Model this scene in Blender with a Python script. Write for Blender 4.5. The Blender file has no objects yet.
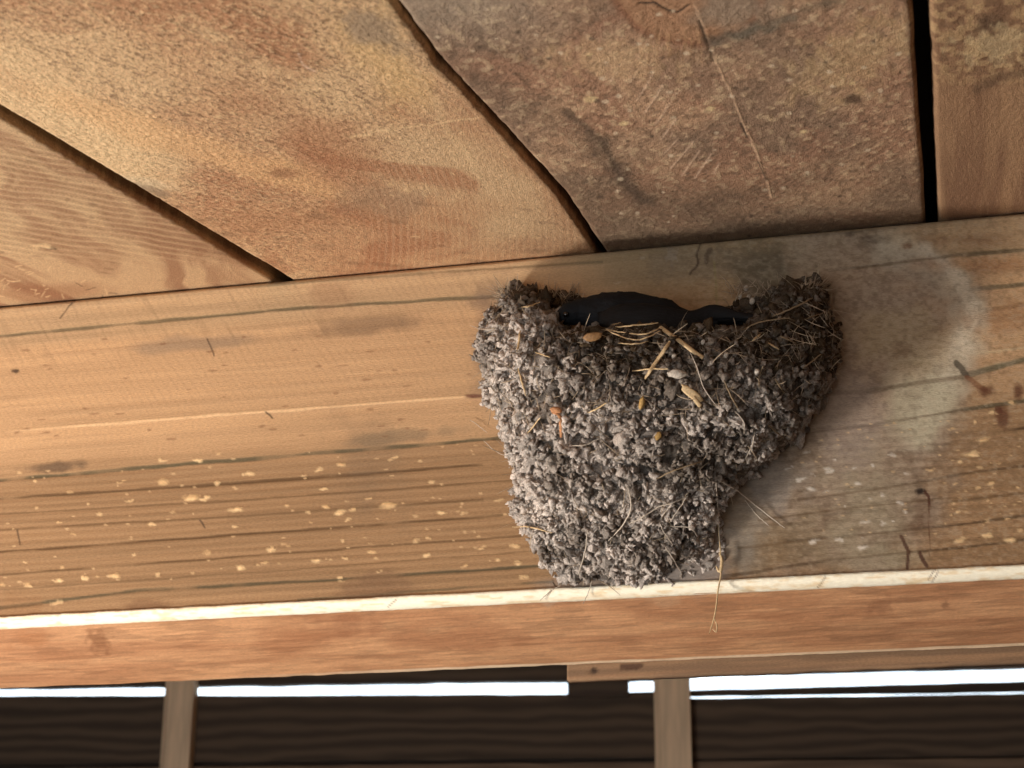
import bpy, math, random
import numpy as np
from mathutils import Matrix, Vector
from mathutils.bvhtree import BVHTree

random.seed(7)
rng = np.random.default_rng(11)
SC = bpy.context.scene
COL = SC.collection

# ------------------------------------------------------------------ camera
FPX = 1850.0
D = 1.15                                   # the camera stands 1.15 m in front of the beam's face
_X = np.array([8112., 621., FPX]); _X /= np.linalg.norm(_X)
_p = FPX / math.tan(math.radians(20.0))
_Z = np.array([-(621 * _p - FPX ** 2) / 8112., _p, -FPX]); _Z /= np.linalg.norm(_Z)
_Y = np.cross(_Z, _X)
R = np.array([_X, _Y, _Z])                 # world axes written in camera coordinates
CAM = np.array([0., -D, 0.])
cd = bpy.data.cameras.new('camera')
cd.sensor_width = 36.0
cd.lens = FPX / 1024 * 36.0
cd.clip_start = 0.02
cd.dof.use_dof = True
cd.dof.focus_distance = 1.17
cd.dof.aperture_fstop = 20.0
cam = bpy.data.objects.new('camera', cd)
m4 = Matrix.Identity(4)
for i in range(3):
    for j in range(3):
        m4[i][j] = R[i][j]
    m4[i][3] = CAM[i]
cam.matrix_world = m4
COL.objects.link(cam)
SC.camera = cam

# ------------------------------------------------------------------ light and exposure
SC.view_settings.view_transform = 'Standard'
SC.view_settings.look = 'None'
SC.view_settings.gamma = 1.0
SC.view_settings.use_curve_mapping = False
SC.view_settings.exposure = 0.0
W = bpy.data.worlds.new('sky')
SC.world = W
W.use_nodes = True
bg = W.node_tree.nodes['Background']
bg.inputs[0].default_value = (0.78, 0.9, 1.0, 1)
bg.inputs[1].default_value = 2.6


def area(name, loc, target, sx, sy, power, color):
    l = bpy.data.lights.new(name, 'AREA')
    l.shape = 'RECTANGLE'; l.size = sx; l.size_y = sy
    l.energy = power; l.color = color
    o = bpy.data.objects.new(name, l)
    o.location = loc
    o.rotation_euler = (Vector(target) - Vector(loc)).to_track_quat('-Z', 'Y').to_euler()
    COL.objects.link(o)
    return o


# low daylight that comes up from the sunlit ground inside the open doorway on the left
area('doorway_daylight', (-1.22, -0.62, -0.42), (-0.35, 0.0, 0.40), 0.22, 0.22, 23.0, (1.0, 0.95, 0.89))
# soft daylight from the open front of the shed
area('open_front_daylight', (-0.5, -2.2, 0.0), (-0.2, 0.0, 0.4), 1.4, 1.0, 9.0, (1.0, 0.98, 0.96))


# ------------------------------------------------------------------ helpers
def lin(r, g, b):
    c = np.array([r, g, b]) / 255.0
    return np.where(c <= 0.04045, c / 12.92, ((c + 0.055) / 1.055) ** 2.4)


def ray(px, py):
    return R @ np.array([px - 512., 384. - py, -FPX])


def at_y(px, py, y0=0.0):
    v = ray(px, py)
    return v * ((y0 + D) / v[1]) + CAM


def project(P):
    q = (P - CAM) @ R
    return 512 + FPX * q[:, 0] / -q[:, 2], 384 - FPX * q[:, 1] / -q[:, 2]


def _hash(ix, iy, seed):
    h = (ix.astype(np.int64) * 374761393 + iy.astype(np.int64) * 668265263 + seed * 974634777) & 0xffffffff
    h = ((h ^ (h >> 13)) * 1274126177) & 0xffffffff
    h = ((h ^ (h >> 16)) * 2246822519) & 0xffffffff
    return ((h ^ (h >> 15)) & 0xffff) / 65535.0


def noise(x, y, seed=0):
    ix = np.floor(x); iy = np.floor(y)
    fx = x - ix; fy = y - iy
    fx = fx * fx * fx * (fx * (fx * 6 - 15) + 10); fy = fy * fy * fy * (fy * (fy * 6 - 15) + 10)
    a = _hash(ix, iy, seed); b = _hash(ix + 1, iy, seed)
    c = _hash(ix, iy + 1, seed); d = _hash(ix + 1, iy + 1, seed)
    return (a + (b - a) * fx) * (1 - fy) + (c + (d - c) * fx) * fy


def fbm(x, y, octv=4, seed=0, gain=0.5):
    s = 0; a = 1.0; t = 0
    for k in range(octv):
        s = s + a * noise(x * 2 ** k + 17.3 * k, y * 2 ** k - 9.1 * k, seed + k)
        t += a; a *= gain
    return s / t


def sstep(a, b, x):
    t = np.clip((x - a) / (b - a), 0, 1)
    return t * t * (3 - 2 * t)


def mesh_from(name, V, F, color=None, smooth=True):
    me = bpy.data.meshes.new(name)
    V = np.asarray(V, dtype=np.float32)
    if isinstance(F, np.ndarray):
        n, k = F.shape
        me.vertices.add(len(V)); me.vertices.foreach_set('co', V.ravel())
        me.loops.add(n * k); me.loops.foreach_set('vertex_index', F.astype(np.int32).ravel())
        me.polygons.add(n)
        me.polygons.foreach_set('loop_start', (np.arange(n) * k).astype(np.int32))
        me.update(calc_edges=True)
    else:
        me.from_pydata([tuple(map(float, v)) for v in V], [], [tuple(map(int, f)) for f in F])
        me.update()
    if smooth:
        me.polygons.foreach_set('use_smooth', np.ones(len(me.polygons), dtype=bool))
    if color is not None:
        at = me.color_attributes.new('paint', 'FLOAT_COLOR', 'POINT')
        c4 = np.ones((len(V), 4), dtype=np.float32); c4[:, :3] = np.clip(color, 0.002, 1)
        at.data.foreach_set('color', c4.ravel())
    return me


def link(name, me, mat, parent=None, loc=None):
    o = bpy.data.objects.new(name, me)
    if mat: me.materials.append(mat)
    COL.objects.link(o)
    if parent: o.parent = parent
    return o


def tag(o, label=None, cat=None, group=None, kind=None):
    if label: o['label'] = label
    if cat: o['category'] = cat; o['kind'] = 'thing'
    if group: o['group'] = group
    if kind: o['kind'] = kind
    return o


def move_origin(o, p):
    p = np.array(p, dtype=float)
    me = o.data
    n = len(me.vertices)
    co = np.empty(n * 3, dtype=np.float32); me.vertices.foreach_get('co', co)
    co = co.reshape(-1, 3) - p
    me.vertices.foreach_set('co', co.astype(np.float32).ravel()); me.update()
    o.location = p


def grid_faces(n, m, closed_m=False, cap=False):
    i = np.arange(n - 1)[:, None]; j = np.arange(m if closed_m else m - 1)[None, :]
    j2 = (j + 1) % m
    F = np.stack([(i * m + j), (i * m + j2), ((i + 1) * m + j2), ((i + 1) * m + j)], -1).reshape(-1, 4)
    return F


def poly_dist(px, py, pts):
    d = np.full(px.shape, 1e9)
    for (x0, y0), (x1, y1) in zip(pts[:-1], pts[1:]):
        dx, dy = x1 - x0, y1 - y0
        L = dx * dx + dy * dy + 1e-9
        t = np.clip(((px - x0) * dx + (py - y0) * dy) / L, 0, 1)
        d = np.minimum(d, np.hypot(px - x0 - t * dx, py - y0 - t * dy))
    return d


class Paint:
    """Lays marks (flecks, grain lines, stains) on a surface; coordinates are those of the photograph's view of it."""
    def __init__(s, P, base):
        s.px, s.py = project(P)
        s.wx = s.px + 5 * (fbm(s.px / 14, s.py / 14, 3, 91) - .5)
        s.wy = s.py + 5 * (fbm(s.px / 14, s.py / 14, 3, 95) - .5)
        s.c = base.copy()
        s.h = np.zeros(len(P))

    def mix(s, a, col):
        a = np.clip(a, 0, 1)[:, None]
        s.c = s.c * (1 - a) + np.asarray(col) * a

    def stroke(s, pts, w, col, alpha=1.0, soft=0.6, h=0.0, warp=1.0):
        xs = [p[0] for p in pts]; ys = [p[1] for p in pts]; m = w * 2 + 8
        k = np.where((s.px > min(xs) - m) & (s.px < max(xs) + m) & (s.py > min(ys) - m) & (s.py < max(ys) + m))[0]
        if not len(k): return
        x = s.px[k] + warp * (s.wx[k] - s.px[k]); y = s.py[k] + warp * (s.wy[k] - s.py[k])
        d = poly_dist(x, y, pts)
        a = (1 - sstep(w / 2 - soft, w / 2 + soft, d)) * alpha
        s.c[k] = s.c[k] * (1 - a[:, None]) + np.asarray(col) * a[:, None]
        s.h[k] += h * a

    def blob(s, x, y, rx, ry, col, alpha=1.0, soft=0.5, rot=0.0, rough=0.5, h=0.0, scale=None, seed=3):
        m = max(rx, ry) * 1.8 + 4
        k = np.where((abs(s.px - x) < m) & (abs(s.py - y) < m))[0]
        if not len(k): return
        sc = scale or max(rx, ry) * 0.5
        c, sn = math.cos(rot), math.sin(rot)
        dx, dy = s.px[k] - x, s.py[k] - y
        u = (dx * c + dy * sn) / rx; v = (-dx * sn + dy * c) / ry
        r = np.hypot(u, v) + rough * (fbm(s.px[k] / sc + x, s.py[k] / sc, 4, seed) - .5) * 2
        a = (1 - sstep(1 - soft, 1 + soft, r)) * alpha
        s.c[k] = s.c[k] * (1 - a[:, None]) + np.asarray(col) * a[:, None]
        s.h[k] += h * a


# ------------------------------------------------------------------ materials
def new_mat(name):
    m = bpy.data.materials.new(name); m.use_nodes = True
    return m, m.node_tree.nodes, m.node_tree.links, m.node_tree.nodes['Principled BSDF']


def painted(name, rough=0.85, scale=(900, 900, 900), bump=0.4, dist=0.0004, var=0.25, spec=0.25, detail=4):
    """surface colour from the mesh's own paint plus procedural speckle and relief"""
    m, N, L, B = new_mat(name)
    at = N.new('ShaderNodeAttribute'); at.attribute_name = 'paint'
    tc = N.new('ShaderNodeTexCoord'); mp = N.new('ShaderNodeMapping')
    mp.inputs['Scale'].default_value = scale
    nz = N.new('ShaderNodeTexNoise'); nz.inputs['Scale'].default_value = 1.0; nz.inputs['Detail'].default_value = detail
    nz.inputs['Roughness'].default_value = 0.65
    L.new(tc.outputs['Object'], mp.inputs[0]); L.new(mp.outputs[0], nz.inputs['Vector'])
    mr = N.new('ShaderNodeMapRange'); mr.inputs[1].default_value = .25; mr.inputs[2].default_value = .75
    mr.inputs[3].default_value = 1 - var; mr.inputs[4].default_value = 1 + var
    L.new(nz.outputs['Fac'], mr.inputs[0])
    mx = N.new('ShaderNodeVectorMath'); mx.operation = 'SCALE'
    L.new(at.outputs['Color'], mx.inputs[0]); L.new(mr.outputs[0], mx.inputs['Scale'])
    L.new(mx.outputs[0], B.inputs['Base Color'])
    bp = N.new('ShaderNodeBump'); bp.inputs['Strength'].default_value = bump; bp.inputs['Distance'].default_value = dist
    L.new(nz.outputs['Fac'], bp.inputs['Height']); L.new(bp.outputs[0], B.inputs['Normal'])
    B.inputs['Roughness'].default_value = rough
    B.inputs['Specular IOR Level'].default_value = spec
    return m


def plain(name, col, rough=0.85, var=0.3, scale=(60, 60, 60), bump=0.3, spec=0.3, sheen=0.0, dist=0.001):
    m, N, L, B = new_mat(name)
    tc = N.new('ShaderNodeTexCoord'); mp = N.new('ShaderNodeMapping'); mp.inputs['Scale'].default_value = scale
    nz = N.new('ShaderNodeTexNoise'); nz.inputs['Scale'].default_value = 1.0; nz.inputs['Detail'].default_value = 5
    L.new(tc.outputs['Object'], mp.inputs[0]); L.new(mp.outputs[0], nz.inputs['Vector'])
    cr = N.new('ShaderNodeValToRGB')
    c = np.array(col)
    cr.color_ramp.elements[0].position = .3; cr.color_ramp.elements[1].position = .7
    cr.color_ramp.elements[0].color = (*(c * (1 - var)), 1); cr.color_ramp.elements[1].color = (*np.clip(c * (1 + var), 0, 1), 1)
    L.new(nz.outputs['Fac'], cr.inputs[0]); L.new(cr.outputs[0], B.inputs['Base Color'])
    bp = N.new('ShaderNodeBump'); bp.inputs['Strength'].default_value = bump; bp.inputs['Distance'].default_value = dist
    L.new(nz.outputs['Fac'], bp.inputs['Height']); L.new(bp.outputs[0], B.inputs['Normal'])
    B.inputs['Roughness'].default_value = rough
    B.inputs['Specular IOR Level'].default_value = spec
    return m


M_beam = painted('sawn_softwood', scale=(420, 900, 1200), var=.24, bump=.7, dist=.0006, detail=6)
M_plank = painted('rough_sawn_plank', scale=(1300, 600, 900), var=.42, bump=1.0, dist=.0010, detail=5)
M_edge = painted('raw_pale_wood', scale=(300, 900, 900), var=.10, bump=.7, dist=.0006)
M_mud = painted('dry_mud', scale=(1100, 1100, 1100), var=.5, bump=1.0, dist=.0016, spec=.15, detail=6)
M_lining = plain('dark_lining', lin(70, 60, 50), var=.4, scale=(500, 500, 500), bump=.8)
M_straw = plain('dry_straw', lin(205, 175, 132), rough=.55, var=.22, scale=(900, 900, 900), bump=.2)
M_straw_dk = plain('weathered_straw', lin(140, 118, 90), rough=.7, var=.25, scale=(900, 900, 900), bump=.2)
M_root = plain('pale_rootlet', lin(190, 174, 155), rough=.6, var=.2, scale=(700, 700, 700), bump=.2)
M_husk = plain('seed_husk', lin(188, 174, 158), rough=.6, var=.25, scale=(900, 900, 900), bump=.5)
M_brownhusk = plain('brown_seed_husk', lin(150, 112, 74), rough=.5, var=.3, scale=(600, 600, 600), bump=.4)
M_orange = plain('orange_bark', lin(190, 134, 92), rough=.6, var=.3, scale=(600, 600, 600), bump=.4)
M_ochre = plain('ochre_leaf', lin(170, 134, 78), rough=.6, var=.2, scale=(600, 600, 600), bump=.4)
M_far = plain('weathered_dark_board', lin(84, 72, 64), var=.3, scale=(3, 40, 50), bump=.3)
M_stud = plain('weathered_stud', lin(222, 190, 156), var=.2, scale=(60, 60, 6), bump=.3)
M_deck = plain('dark_roof_felt', lin(20, 17, 15), var=.2, scale=(40, 40, 40), bump=.2)
M_wallin = plain('shed_board', lin(110, 88, 68), var=.25, scale=(30, 30, 2), bump=.3)
M_floor = plain('earth_floor', lin(150, 130, 105), var=.25, scale=(6, 6, 6), bump=.5)


# ------------------------------------------------------------------ room shell
def box_mesh(name, x0, x1, y0, y1, z0, z1):
    V = [(x, y, z) for x in (x0, x1) for y in (y0, y1) for z in (z0, z1)]
    F = [(0, 1, 3, 2), (4, 6, 7, 5), (0, 4, 5, 1), (2, 3, 7, 6), (0, 2, 6, 4), (1, 5, 7, 3)]
    return mesh_from(name, V, F, smooth=False)


SL = math.tan(math.radians(10.1))            # the roof rises away from the camera
ZT = 0.5229                                  # top front edge of the beam
ZB = 0.2862                                  # where the pale arris starts
FLOOR = -1.5
XL, XR, YF, YB = -3.1, 1.7, -2.6, 3.6


def struct(o):
    o['kind'] = 'structure'; return o


struct(link('floor', box_mesh('floor', XL - .1, XR + .1, YF - .1, YB, FLOOR - .1, FLOOR), M_floor))
for nm, a, b in (('wall_left', XL - .06, XL), ('wall_right', XR, XR + .06)):
    V = []
    for x in (a, b):
        for y in (YF, YB):
            V += [(x, y, FLOOR), (x, y, ZT + SL * y - .03)]
    F = [(0, 1, 3, 2), (4, 6, 7, 5), (0, 4, 5, 1), (2, 3, 7, 6), (0, 2, 6, 4), (1, 5, 7, 3)]
    struct(link(nm, mesh_from(nm, V, F, smooth=False), M_wallin))


def join_boxes(name, boxes):
    V = []; F = []
    for (x0, x1, y0, y1, z0, z1) in boxes:
        b = len(V)
        V += [(x, y, z) for x in (x0, x1) for y in (y0, y1) for z in (z0, z1)]
        F += [tuple(b + i for i in f) for f in ((0, 1, 3, 2), (4, 6, 7, 5), (0, 4, 5, 1), (2, 3, 7, 6), (0, 2, 6, 4), (1, 5, 7, 3))]
    return mesh_from(name, V, F, smooth=False)


zf = ZT + SL * YF - .03
struct(link('wall_front', join_boxes('wall_front', [
    (XL, -2.7, YF - .06, YF, FLOOR, zf), (-0.2, XR, YF - .06, YF, FLOOR, zf), (-2.7, -0.2, YF - .06, YF, zf - .12, zf)]), M_wallin))


# roof deck: dark felt lying on the planks
def sloped_slab(x0, x1, y0, y1, off, th):
    V = []
    for x in (x0, x1):
        for y in (y0, y1):
            for z in (0, th):
                V.append((x, y, ZT + SL * y + off + z))
    return V


Vd = sloped_slab(XL - .1, XR + .1, YF - .15, YB + .1, .034, .02)
Fb = [(0, 1, 3, 2), (4, 6, 7, 5), (0, 4, 5, 1), (2, 3, 7, 6), (0, 2, 6, 4), (1, 5, 7, 3)]
struct(link('ceiling', mesh_from('ceiling', Vd, Fb, smooth=False), M_deck))
# plain outer boards of the same roof, beyond the frame on either side
Vo = []; Fo = []
def outer(x0, x1):
    b = len(Vo)
    Vo.extend(sloped_slab(x0, x1, YF - .1, YB, .002, .031)); Fo.extend([tuple(b + i for i in f) for f in Fb])
x = -0.72
while x > XL:
    outer(max(x - .225, XL + .002), x - .006); x -= .23
x = 0.27
while x < XR:
    outer(x + .006, min(x + .225, XR - .002)); x += .23
struct(link('trim_1', mesh_from('outer_roof_boards', Vo, Fo, smooth=False), plain('outer_plank', lin(170, 128, 90), scale=(60, 4, 60))))


# ------------------------------------------------------------------ roof planks
def nonuni(a, b, dense0, dense1, step, coarse):
    parts = []
    if a < dense0: parts.append(np.arange(a, dense0, coarse))
    parts.append(np.arange(max(a, dense0), min(b, dense1), step))
    if b > dense1: parts.append(np.arange(dense1, b, coarse))
    return np.append(np.unique(np.concatenate(parts).round(6)), b)


def plank(x0, x1, edge0, edge1, seed, painter, label):
    """x0, x1: nominal edges; edge0(y), edge1(y): how far each edge wanders in metres"""
    ys = nonuni(YF - .1, YB, -.60, .02, .0008, .05)
    nb = int((x1 - x0) / .0008)
    u = np.linspace(0, 1, nb)
    n = len(ys)
    e0 = x0 + edge0(ys); e1 = x1 + edge1(ys)
    # loop: underside (dense), right side, top, left side
    und = e0[:, None] + (e1 - e0)[:, None] * u[None]
    Yg = np.repeat(ys[:, None], nb, 1)
    rag = .0010 * (noise(ys * 420, ys * 0, seed + 40) - .5)
    X = und.ravel(); Yv = Yg.ravel()
    P = np.stack([X, Yv, ZT + SL * Yv + .0016], 1)
    base, h = painter(P, X, Yv, seed)
    edge = np.minimum(X - np.repeat(e0, nb), np.repeat(e1, nb) - X)
    h = h * sstep(0, .004, edge)
    P[:, 2] -= h                                        # relief hangs below the nominal face
    P[:, 2] += .0018 * (1 - sstep(0, .0022, edge)) ** 2
    # the face lies tight on top of the beam
    P[:, 2] = np.where(Yv > -.0005, np.maximum(P[:, 2], ZT + SL * Yv + .0012), P[:, 2])
    G = P.reshape(n, nb, 3)
    C = base.reshape(n, nb, 3)
    side = []
    top = ZT + SL * ys + .033
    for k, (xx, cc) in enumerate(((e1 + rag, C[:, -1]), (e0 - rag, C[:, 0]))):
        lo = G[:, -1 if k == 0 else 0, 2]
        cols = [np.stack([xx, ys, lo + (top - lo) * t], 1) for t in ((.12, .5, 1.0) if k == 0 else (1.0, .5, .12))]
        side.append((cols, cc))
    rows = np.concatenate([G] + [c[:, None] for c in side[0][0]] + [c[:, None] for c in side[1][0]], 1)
    cr = np.concatenate([C] + [side[0][1][:, None] * .45] * 3 + [side[1][1][:, None] * .45] * 3, 1)  # side faces darkened in colour so the gaps look shaded
    m = nb + 6
    F = grid_faces(n, m, closed_m=True)
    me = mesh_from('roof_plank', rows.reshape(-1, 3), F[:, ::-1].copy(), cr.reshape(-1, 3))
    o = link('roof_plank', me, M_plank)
    move_origin(o, ((x0 + x1) / 2, 0, ZT))
    tag(o, label, 'plank', 'rough sawn roof planks')
    return o


def wander(seed, amp, f=25.):
    return lambda y: amp * (fbm(y * f, y * 0 + seed, 4, seed) - .5) * 2


TAN = lin(210, 172, 130); DTAN = lin(150, 112, 82); ORA = lin(200, 152, 112); PALE = lin(232, 196, 148)
GREYB = lin(150, 128, 106); DARK = lin(70, 52, 40); RED = lin(168, 112, 78)


def lerpc(a, b, t):
    t = np.clip(t, 0, 1)[:, None]; return a * (1 - t) + b * t


def fuzz(x, y, ang, seed, lx=900, ly=330):
    c, s = math.cos(ang), math.sin(ang)
    u = x * c + y * s; v = -x * s + y * c
    return fbm(v * lx, u * ly, 3, seed, .6)


def paint_a(P, x, y, seed):       # far left plank: ribbed, with torn grain
    g = fbm(x * 60 + 6 * fbm(x * 8, y * 8, 2, 5), y * 7, 4, seed)
    base = lerpc(TAN * .86, DTAN * 1.15, sstep(.35, .7, g))
    pt = Paint(P, base)
    # ripples of the saw running across the plank
    q = pt.py - (0.16 * pt.px) + 6 * (fbm(pt.px / 60, pt.py / 40, 3, 8) - .5)
    rp = np.sin(q / 5.6 * 2 * math.pi) * sstep(-30, 20, pt.py - 140) * (1 - sstep(250, 268, pt.py))
    pt.mix(.28 * np.clip(rp, 0, 1), PALE)
    h = .0006 * rp + .0005 * fuzz(x, y, .3, seed)
    pt.blob(40, 292, 60, 10, RED * .7, .5, rough=.5)
    pt.blob(250, 258, 60, 9, RED * .62, .55, rot=.18, rough=.5)
    pt.blob(52, 248, 5, 1.6, DARK, .9, h=.0006)
    pt.blob(42, 246, 10, 2.5, PALE, .7)
    for i in range(28):
        a = random.uniform(0, 3.1); X0 = random.uniform(0, 120); Y0 = random.uniform(265, 302); l = random.uniform(3, 10)
        pt.stroke([(X0, Y0), (X0 + l * math.cos(a), Y0 - l * math.sin(a) * .6)], 1.1, PALE if random.random() < .6 else DARK, .55)
    for i in range(30):
        pt.blob(random.uniform(0, 260), random.uniform(140, 280), random.uniform(2, 8), random.uniform(.8, 1.6), DTAN * .7, .4, rot=.15)
    return pt.c, h + pt.h


def paint_b(P, x, y, seed):       # broad bright plank
    g = fbm(x * 26 + 4 * fbm(x * 7, y * 7, 3, 5), y * 9, 5, seed)
    b = fbm(x * 11, y * 6, 3, seed + 3)
    base = lerpc(TAN, ORA * .9, sstep(.35, .62, b))
    base = lerpc(base, RED, .75 * sstep(.45, .75, g))
    pt = Paint(P, base)
    fz = fuzz(x, y, 1.1, seed)
    fz2 = fuzz(x, y, 1.25, seed + 9, 700, 260)
    rough = 1 - .7 * sstep(330, 480, pt.px + (pt.py - 130) * .6)
    pt.mix(.75 * sstep(.54, .68, fz2) * rough, DTAN * .68)
    pt.mix(.55 * sstep(.55, .7, fz) * rough, PALE)
    pt.blob(60, 120, 120, 40, PALE, .55, rot=.5, rough=.9, soft=.6)
    pt.blob(390, 60, 60, 26, lin(220, 178, 122), .6, rot=.9, rough=.7, soft=.6)
    pt.blob(380, 30, 34, 16, GREYB, .75, rot=.5, rough=.8)
    pt.blob(210, 150, 150, 12, lin(226, 176, 124), .5, rot=.32, rough=.8)
    pt.blob(330, 150, 90, 26, RED, .5, rot=.55, rough=.8, soft=.7)
    pt.blob(360, 215, 130, 12, lin(176, 122, 84), .4, rot=-.05, rough=.9, soft=.7)
    pt.blob(150, 182, 22, 5, lin(214, 186, 148), .7, rot=.2, rough=.5)
    pt.blob(150, 188, 16, 4, GREYB * .7, .6, rot=.3, rough=.5)
    pt.blob(385, 200, 40, 16, GREYB * .8, .35, rough=.8)
    pt.blob(285, 172, 14, 5, RED * .7, .6)
    # growth rings sweep round on the right, close to the gap
    rr = np.hypot((pt.px - 250) / 1.15, (pt.py - 240) / 1.0)
    rg = np.sin(rr / 1.0 + 3 * fbm(pt.px / 30, pt.py / 30, 3, 6))
    rg_m = sstep(380, 440, pt.px + .2 * pt.py)
    pt.mix(.22 * np.clip(rg, 0, 1) * rg_m, lin(224, 190, 150))
    pt.stroke([(350, 135), (420, 125), (480, 116)], 1.4, PALE, .7)
    pt.stroke([(430, 90), (440, 120), (470, 165), (505, 205)], 2.0, PALE, .30)
    pt.stroke([(436, 96), (448, 130), (478, 168)], 5, PALE, .25)
    for i in range(60):
        X0 = random.uniform(380, 540); Y0 = random.uniform(60, 240); l = random.uniform(2, 7)
        pt.stroke([(X0, Y0), (X0 + l, Y0 + l * random.uniform(.2, 1.2))], random.uniform(1, 2.2), PALE, .45)
    pt.stroke([(299, 52), (303, 62), (316, 69)], 1.1, lin(235, 205, 180), .7)
    for i in range(40):
        X0 = random.uniform(80, 560); Y0 = random.uniform(200, 270)
        pt.blob(X0, Y0, random.uniform(3, 14), random.uniform(1, 2.4), DTAN * .7, .35, rot=.1)
    h = (.0011 * fz + .0006 * fz2) * (.25 + .75 * rough) + .0004 * fbm(x * 900, y * 900, 2, 4)
    return pt.c, h + pt.h


def paint_c(P, x, y, seed):       # grubby plank above the nest, knot at the top
    g = fbm(x * 30 + 5 * fbm(x * 9, y * 9, 3, 5), y * 14, 5, seed)
    b = fbm(x * 14, y * 9, 4, seed + 3)
    base = lerpc(lin(184, 146, 114), lin(150, 120, 96), sstep(.35, .62, b))
    base = lerpc(base, lin(160, 118, 92), .7 * sstep(.45, .7, g))
    pt = Paint(P, base)
    fz = fuzz(x, y, -.9, seed)
    sp = fbm(x * 260, y * 150, 3, seed + 21)
    pt.mix(.5 * sstep(.60, .72, sp), lin(214, 184, 146))
    pt.mix(.5 * sstep(.60, .72, 1 - sp), lin(104, 82, 64))
    # shadow near the beam edge, painted in as a brown tint
    pt.mix(.55 * sstep(120, 235, pt.py + 18 * (b - .5) * 4), lin(122, 100, 78))
    pt.mix(.45 * (1 - sstep(0, 60, pt.py)) * (1 - sstep(470, 600, pt.px)), lin(176, 160, 138))
    # dark mould trail
    for pts, w, a in ((( (440, 55), (480, 80), (520, 105), (560, 120), (600, 150), (640, 190)), 22, .32),
                      (((565, 110), (590, 130), (612, 155), (625, 178), (650, 200)), 9, .65),
                      (((600, 150), (640, 195), (690, 210), (740, 220)), 20, .30),
                      (((470, 30), (500, 50), (540, 60)), 12, .3), (((690, 205), (760, 190), (830, 175)), 14, .25)):
        pt.stroke(pts, w, lin(86, 70, 56), a, soft=w * .42, warp=2.5)
    # the knot, cut by the frame's top
    kr = np.hypot((pt.px - 690) / 82, (pt.py + 22) / 66)
    kr = kr + .12 * (fbm(pt.px / 25, pt.py / 25, 3, 7) - .5)
    pt.mix(.85 * (1 - sstep(.9, 1.02, kr)), lin(176, 132, 98))
    pt.mix(.55 * (1 - sstep(.0, .09, abs(kr - .96))), lin(128, 78, 54))
    pt.mix(.25 * np.clip(np.sin(kr * 60), 0, 1) * (1 - sstep(.9, 1.0, kr)), lin(120, 86, 62))
    pt.blob(735, 4, 36, 26, lin(150, 132, 112), .7, rough=.6)
    pt.stroke([(638, 2), (654, 3), (668, 9), (678, 11), (688, 2)], 1.8, lin(30, 22, 18), .95, h=-.0006)
    pt.stroke([(705, 38), (735, 34), (765, 26), (790, 18)], 9, lin(84, 84, 72), .6, soft=4, warp=2)
    pt.stroke([(800, 8), (840, 0)], 8, lin(104, 100, 80), .4, soft=4, warp=2)
    for k in range(26):           # torn fibres below the knot
        X0 = 640 + k * 2.6 + random.uniform(-2, 2); Y0 = 34 + random.uniform(-8, 14)
        pt.stroke([(X0, Y0), (X0 + random.uniform(-1, 1), Y0 + random.uniform(10, 26))], random.uniform(1.0, 2.0),
                  lin(92, 62, 38) if k % 2 else lin(196, 156, 112), .5, h=(-.0003 if k % 2 else .0002), warp=1.5)
    # the long pale crack
    pt.stroke([(694, 0), (702, 24), (712, 52), (728, 85), (742, 118), (756, 150), (772, 196)], 1.5, lin(226, 186, 150), .75, warp=.5, h=.0006)
    pt.stroke([(699, 20), (709, 45), (713, 60)], 3.0, lin(58, 40, 28), .85, warp=.5, h=-.0008)
    pt.stroke([(741, 122), (747, 136)], 2.0, lin(48, 34, 26), .9, warp=.3)
    pt.stroke([(758, 160), (766, 178)], 1.8, lin(60, 44, 34), .8, warp=.3)
    # light saw scores
    for (x0, y0, x1, y1) in ((617, 70, 611, 79), (638, 70, 631, 80), (654, 71, 637, 99), (663, 84, 645, 112), (670, 102, 656, 123),
                             (676, 118, 661, 138), (678, 137, 664, 153), (694, 140, 671, 167), (700, 149, 682, 174), (711, 153, 695, 177), (719, 162, 714, 172)):
        pt.stroke([(x0, y0), (x1, y1)], 1.5, lin(226, 190, 160), .65, warp=.2, h=.0003)
    for k in range(11):           # dark saw scores on the right
        x0 = 740 + k * 14; pt.stroke([(x0, 195 - k * 3), (x0 + 80, 160 - k * 6)], 1.6, lin(108, 84, 66), .35, warp=.8)
    for k in range(16):
        x0 = 610 + k * 20; pt.stroke([(x0, 125 + 3 * (k % 3)), (x0 + 60, 60)], 1.5, lin(120, 92, 72), .22, warp=1)
    # bright rough patches, chips
    pt.blob(850, 60, 60, 30, lin(206, 172, 124), .4, rot=-.5, rough=1.0, scale=10)
    pt.blob(610, 60, 60, 16, lin(206, 170, 128), .45, rot=.1, rough=1.2, scale=8)
    for (X0, Y0, r) in ((591, 98, 6), (624, 122, 4), (589, 53, 3), (852, 82, 3), (853, 98, 9), (803, 130, 3), (710, 107, 4)):
        pt.blob(X0, Y0, r, r * .55, lin(226, 196, 146) if r != 9 else lin(88, 66, 50), .85)
    for i in range(170):
        X0 = random.uniform(420, 915); Y0 = random.uniform(0, 240); r = random.uniform(.8, 2.4)
        pt.blob(X0, Y0, r * 1.3, r * .8, lin(222, 198, 166) if random.random() < .55 else lin(84, 66, 52), .7)
    h = .0006 * fz + .0007 * sp + .0004 * fbm(x * 700, y * 700, 2, 4)
    return pt.c, h + pt.h


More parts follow.
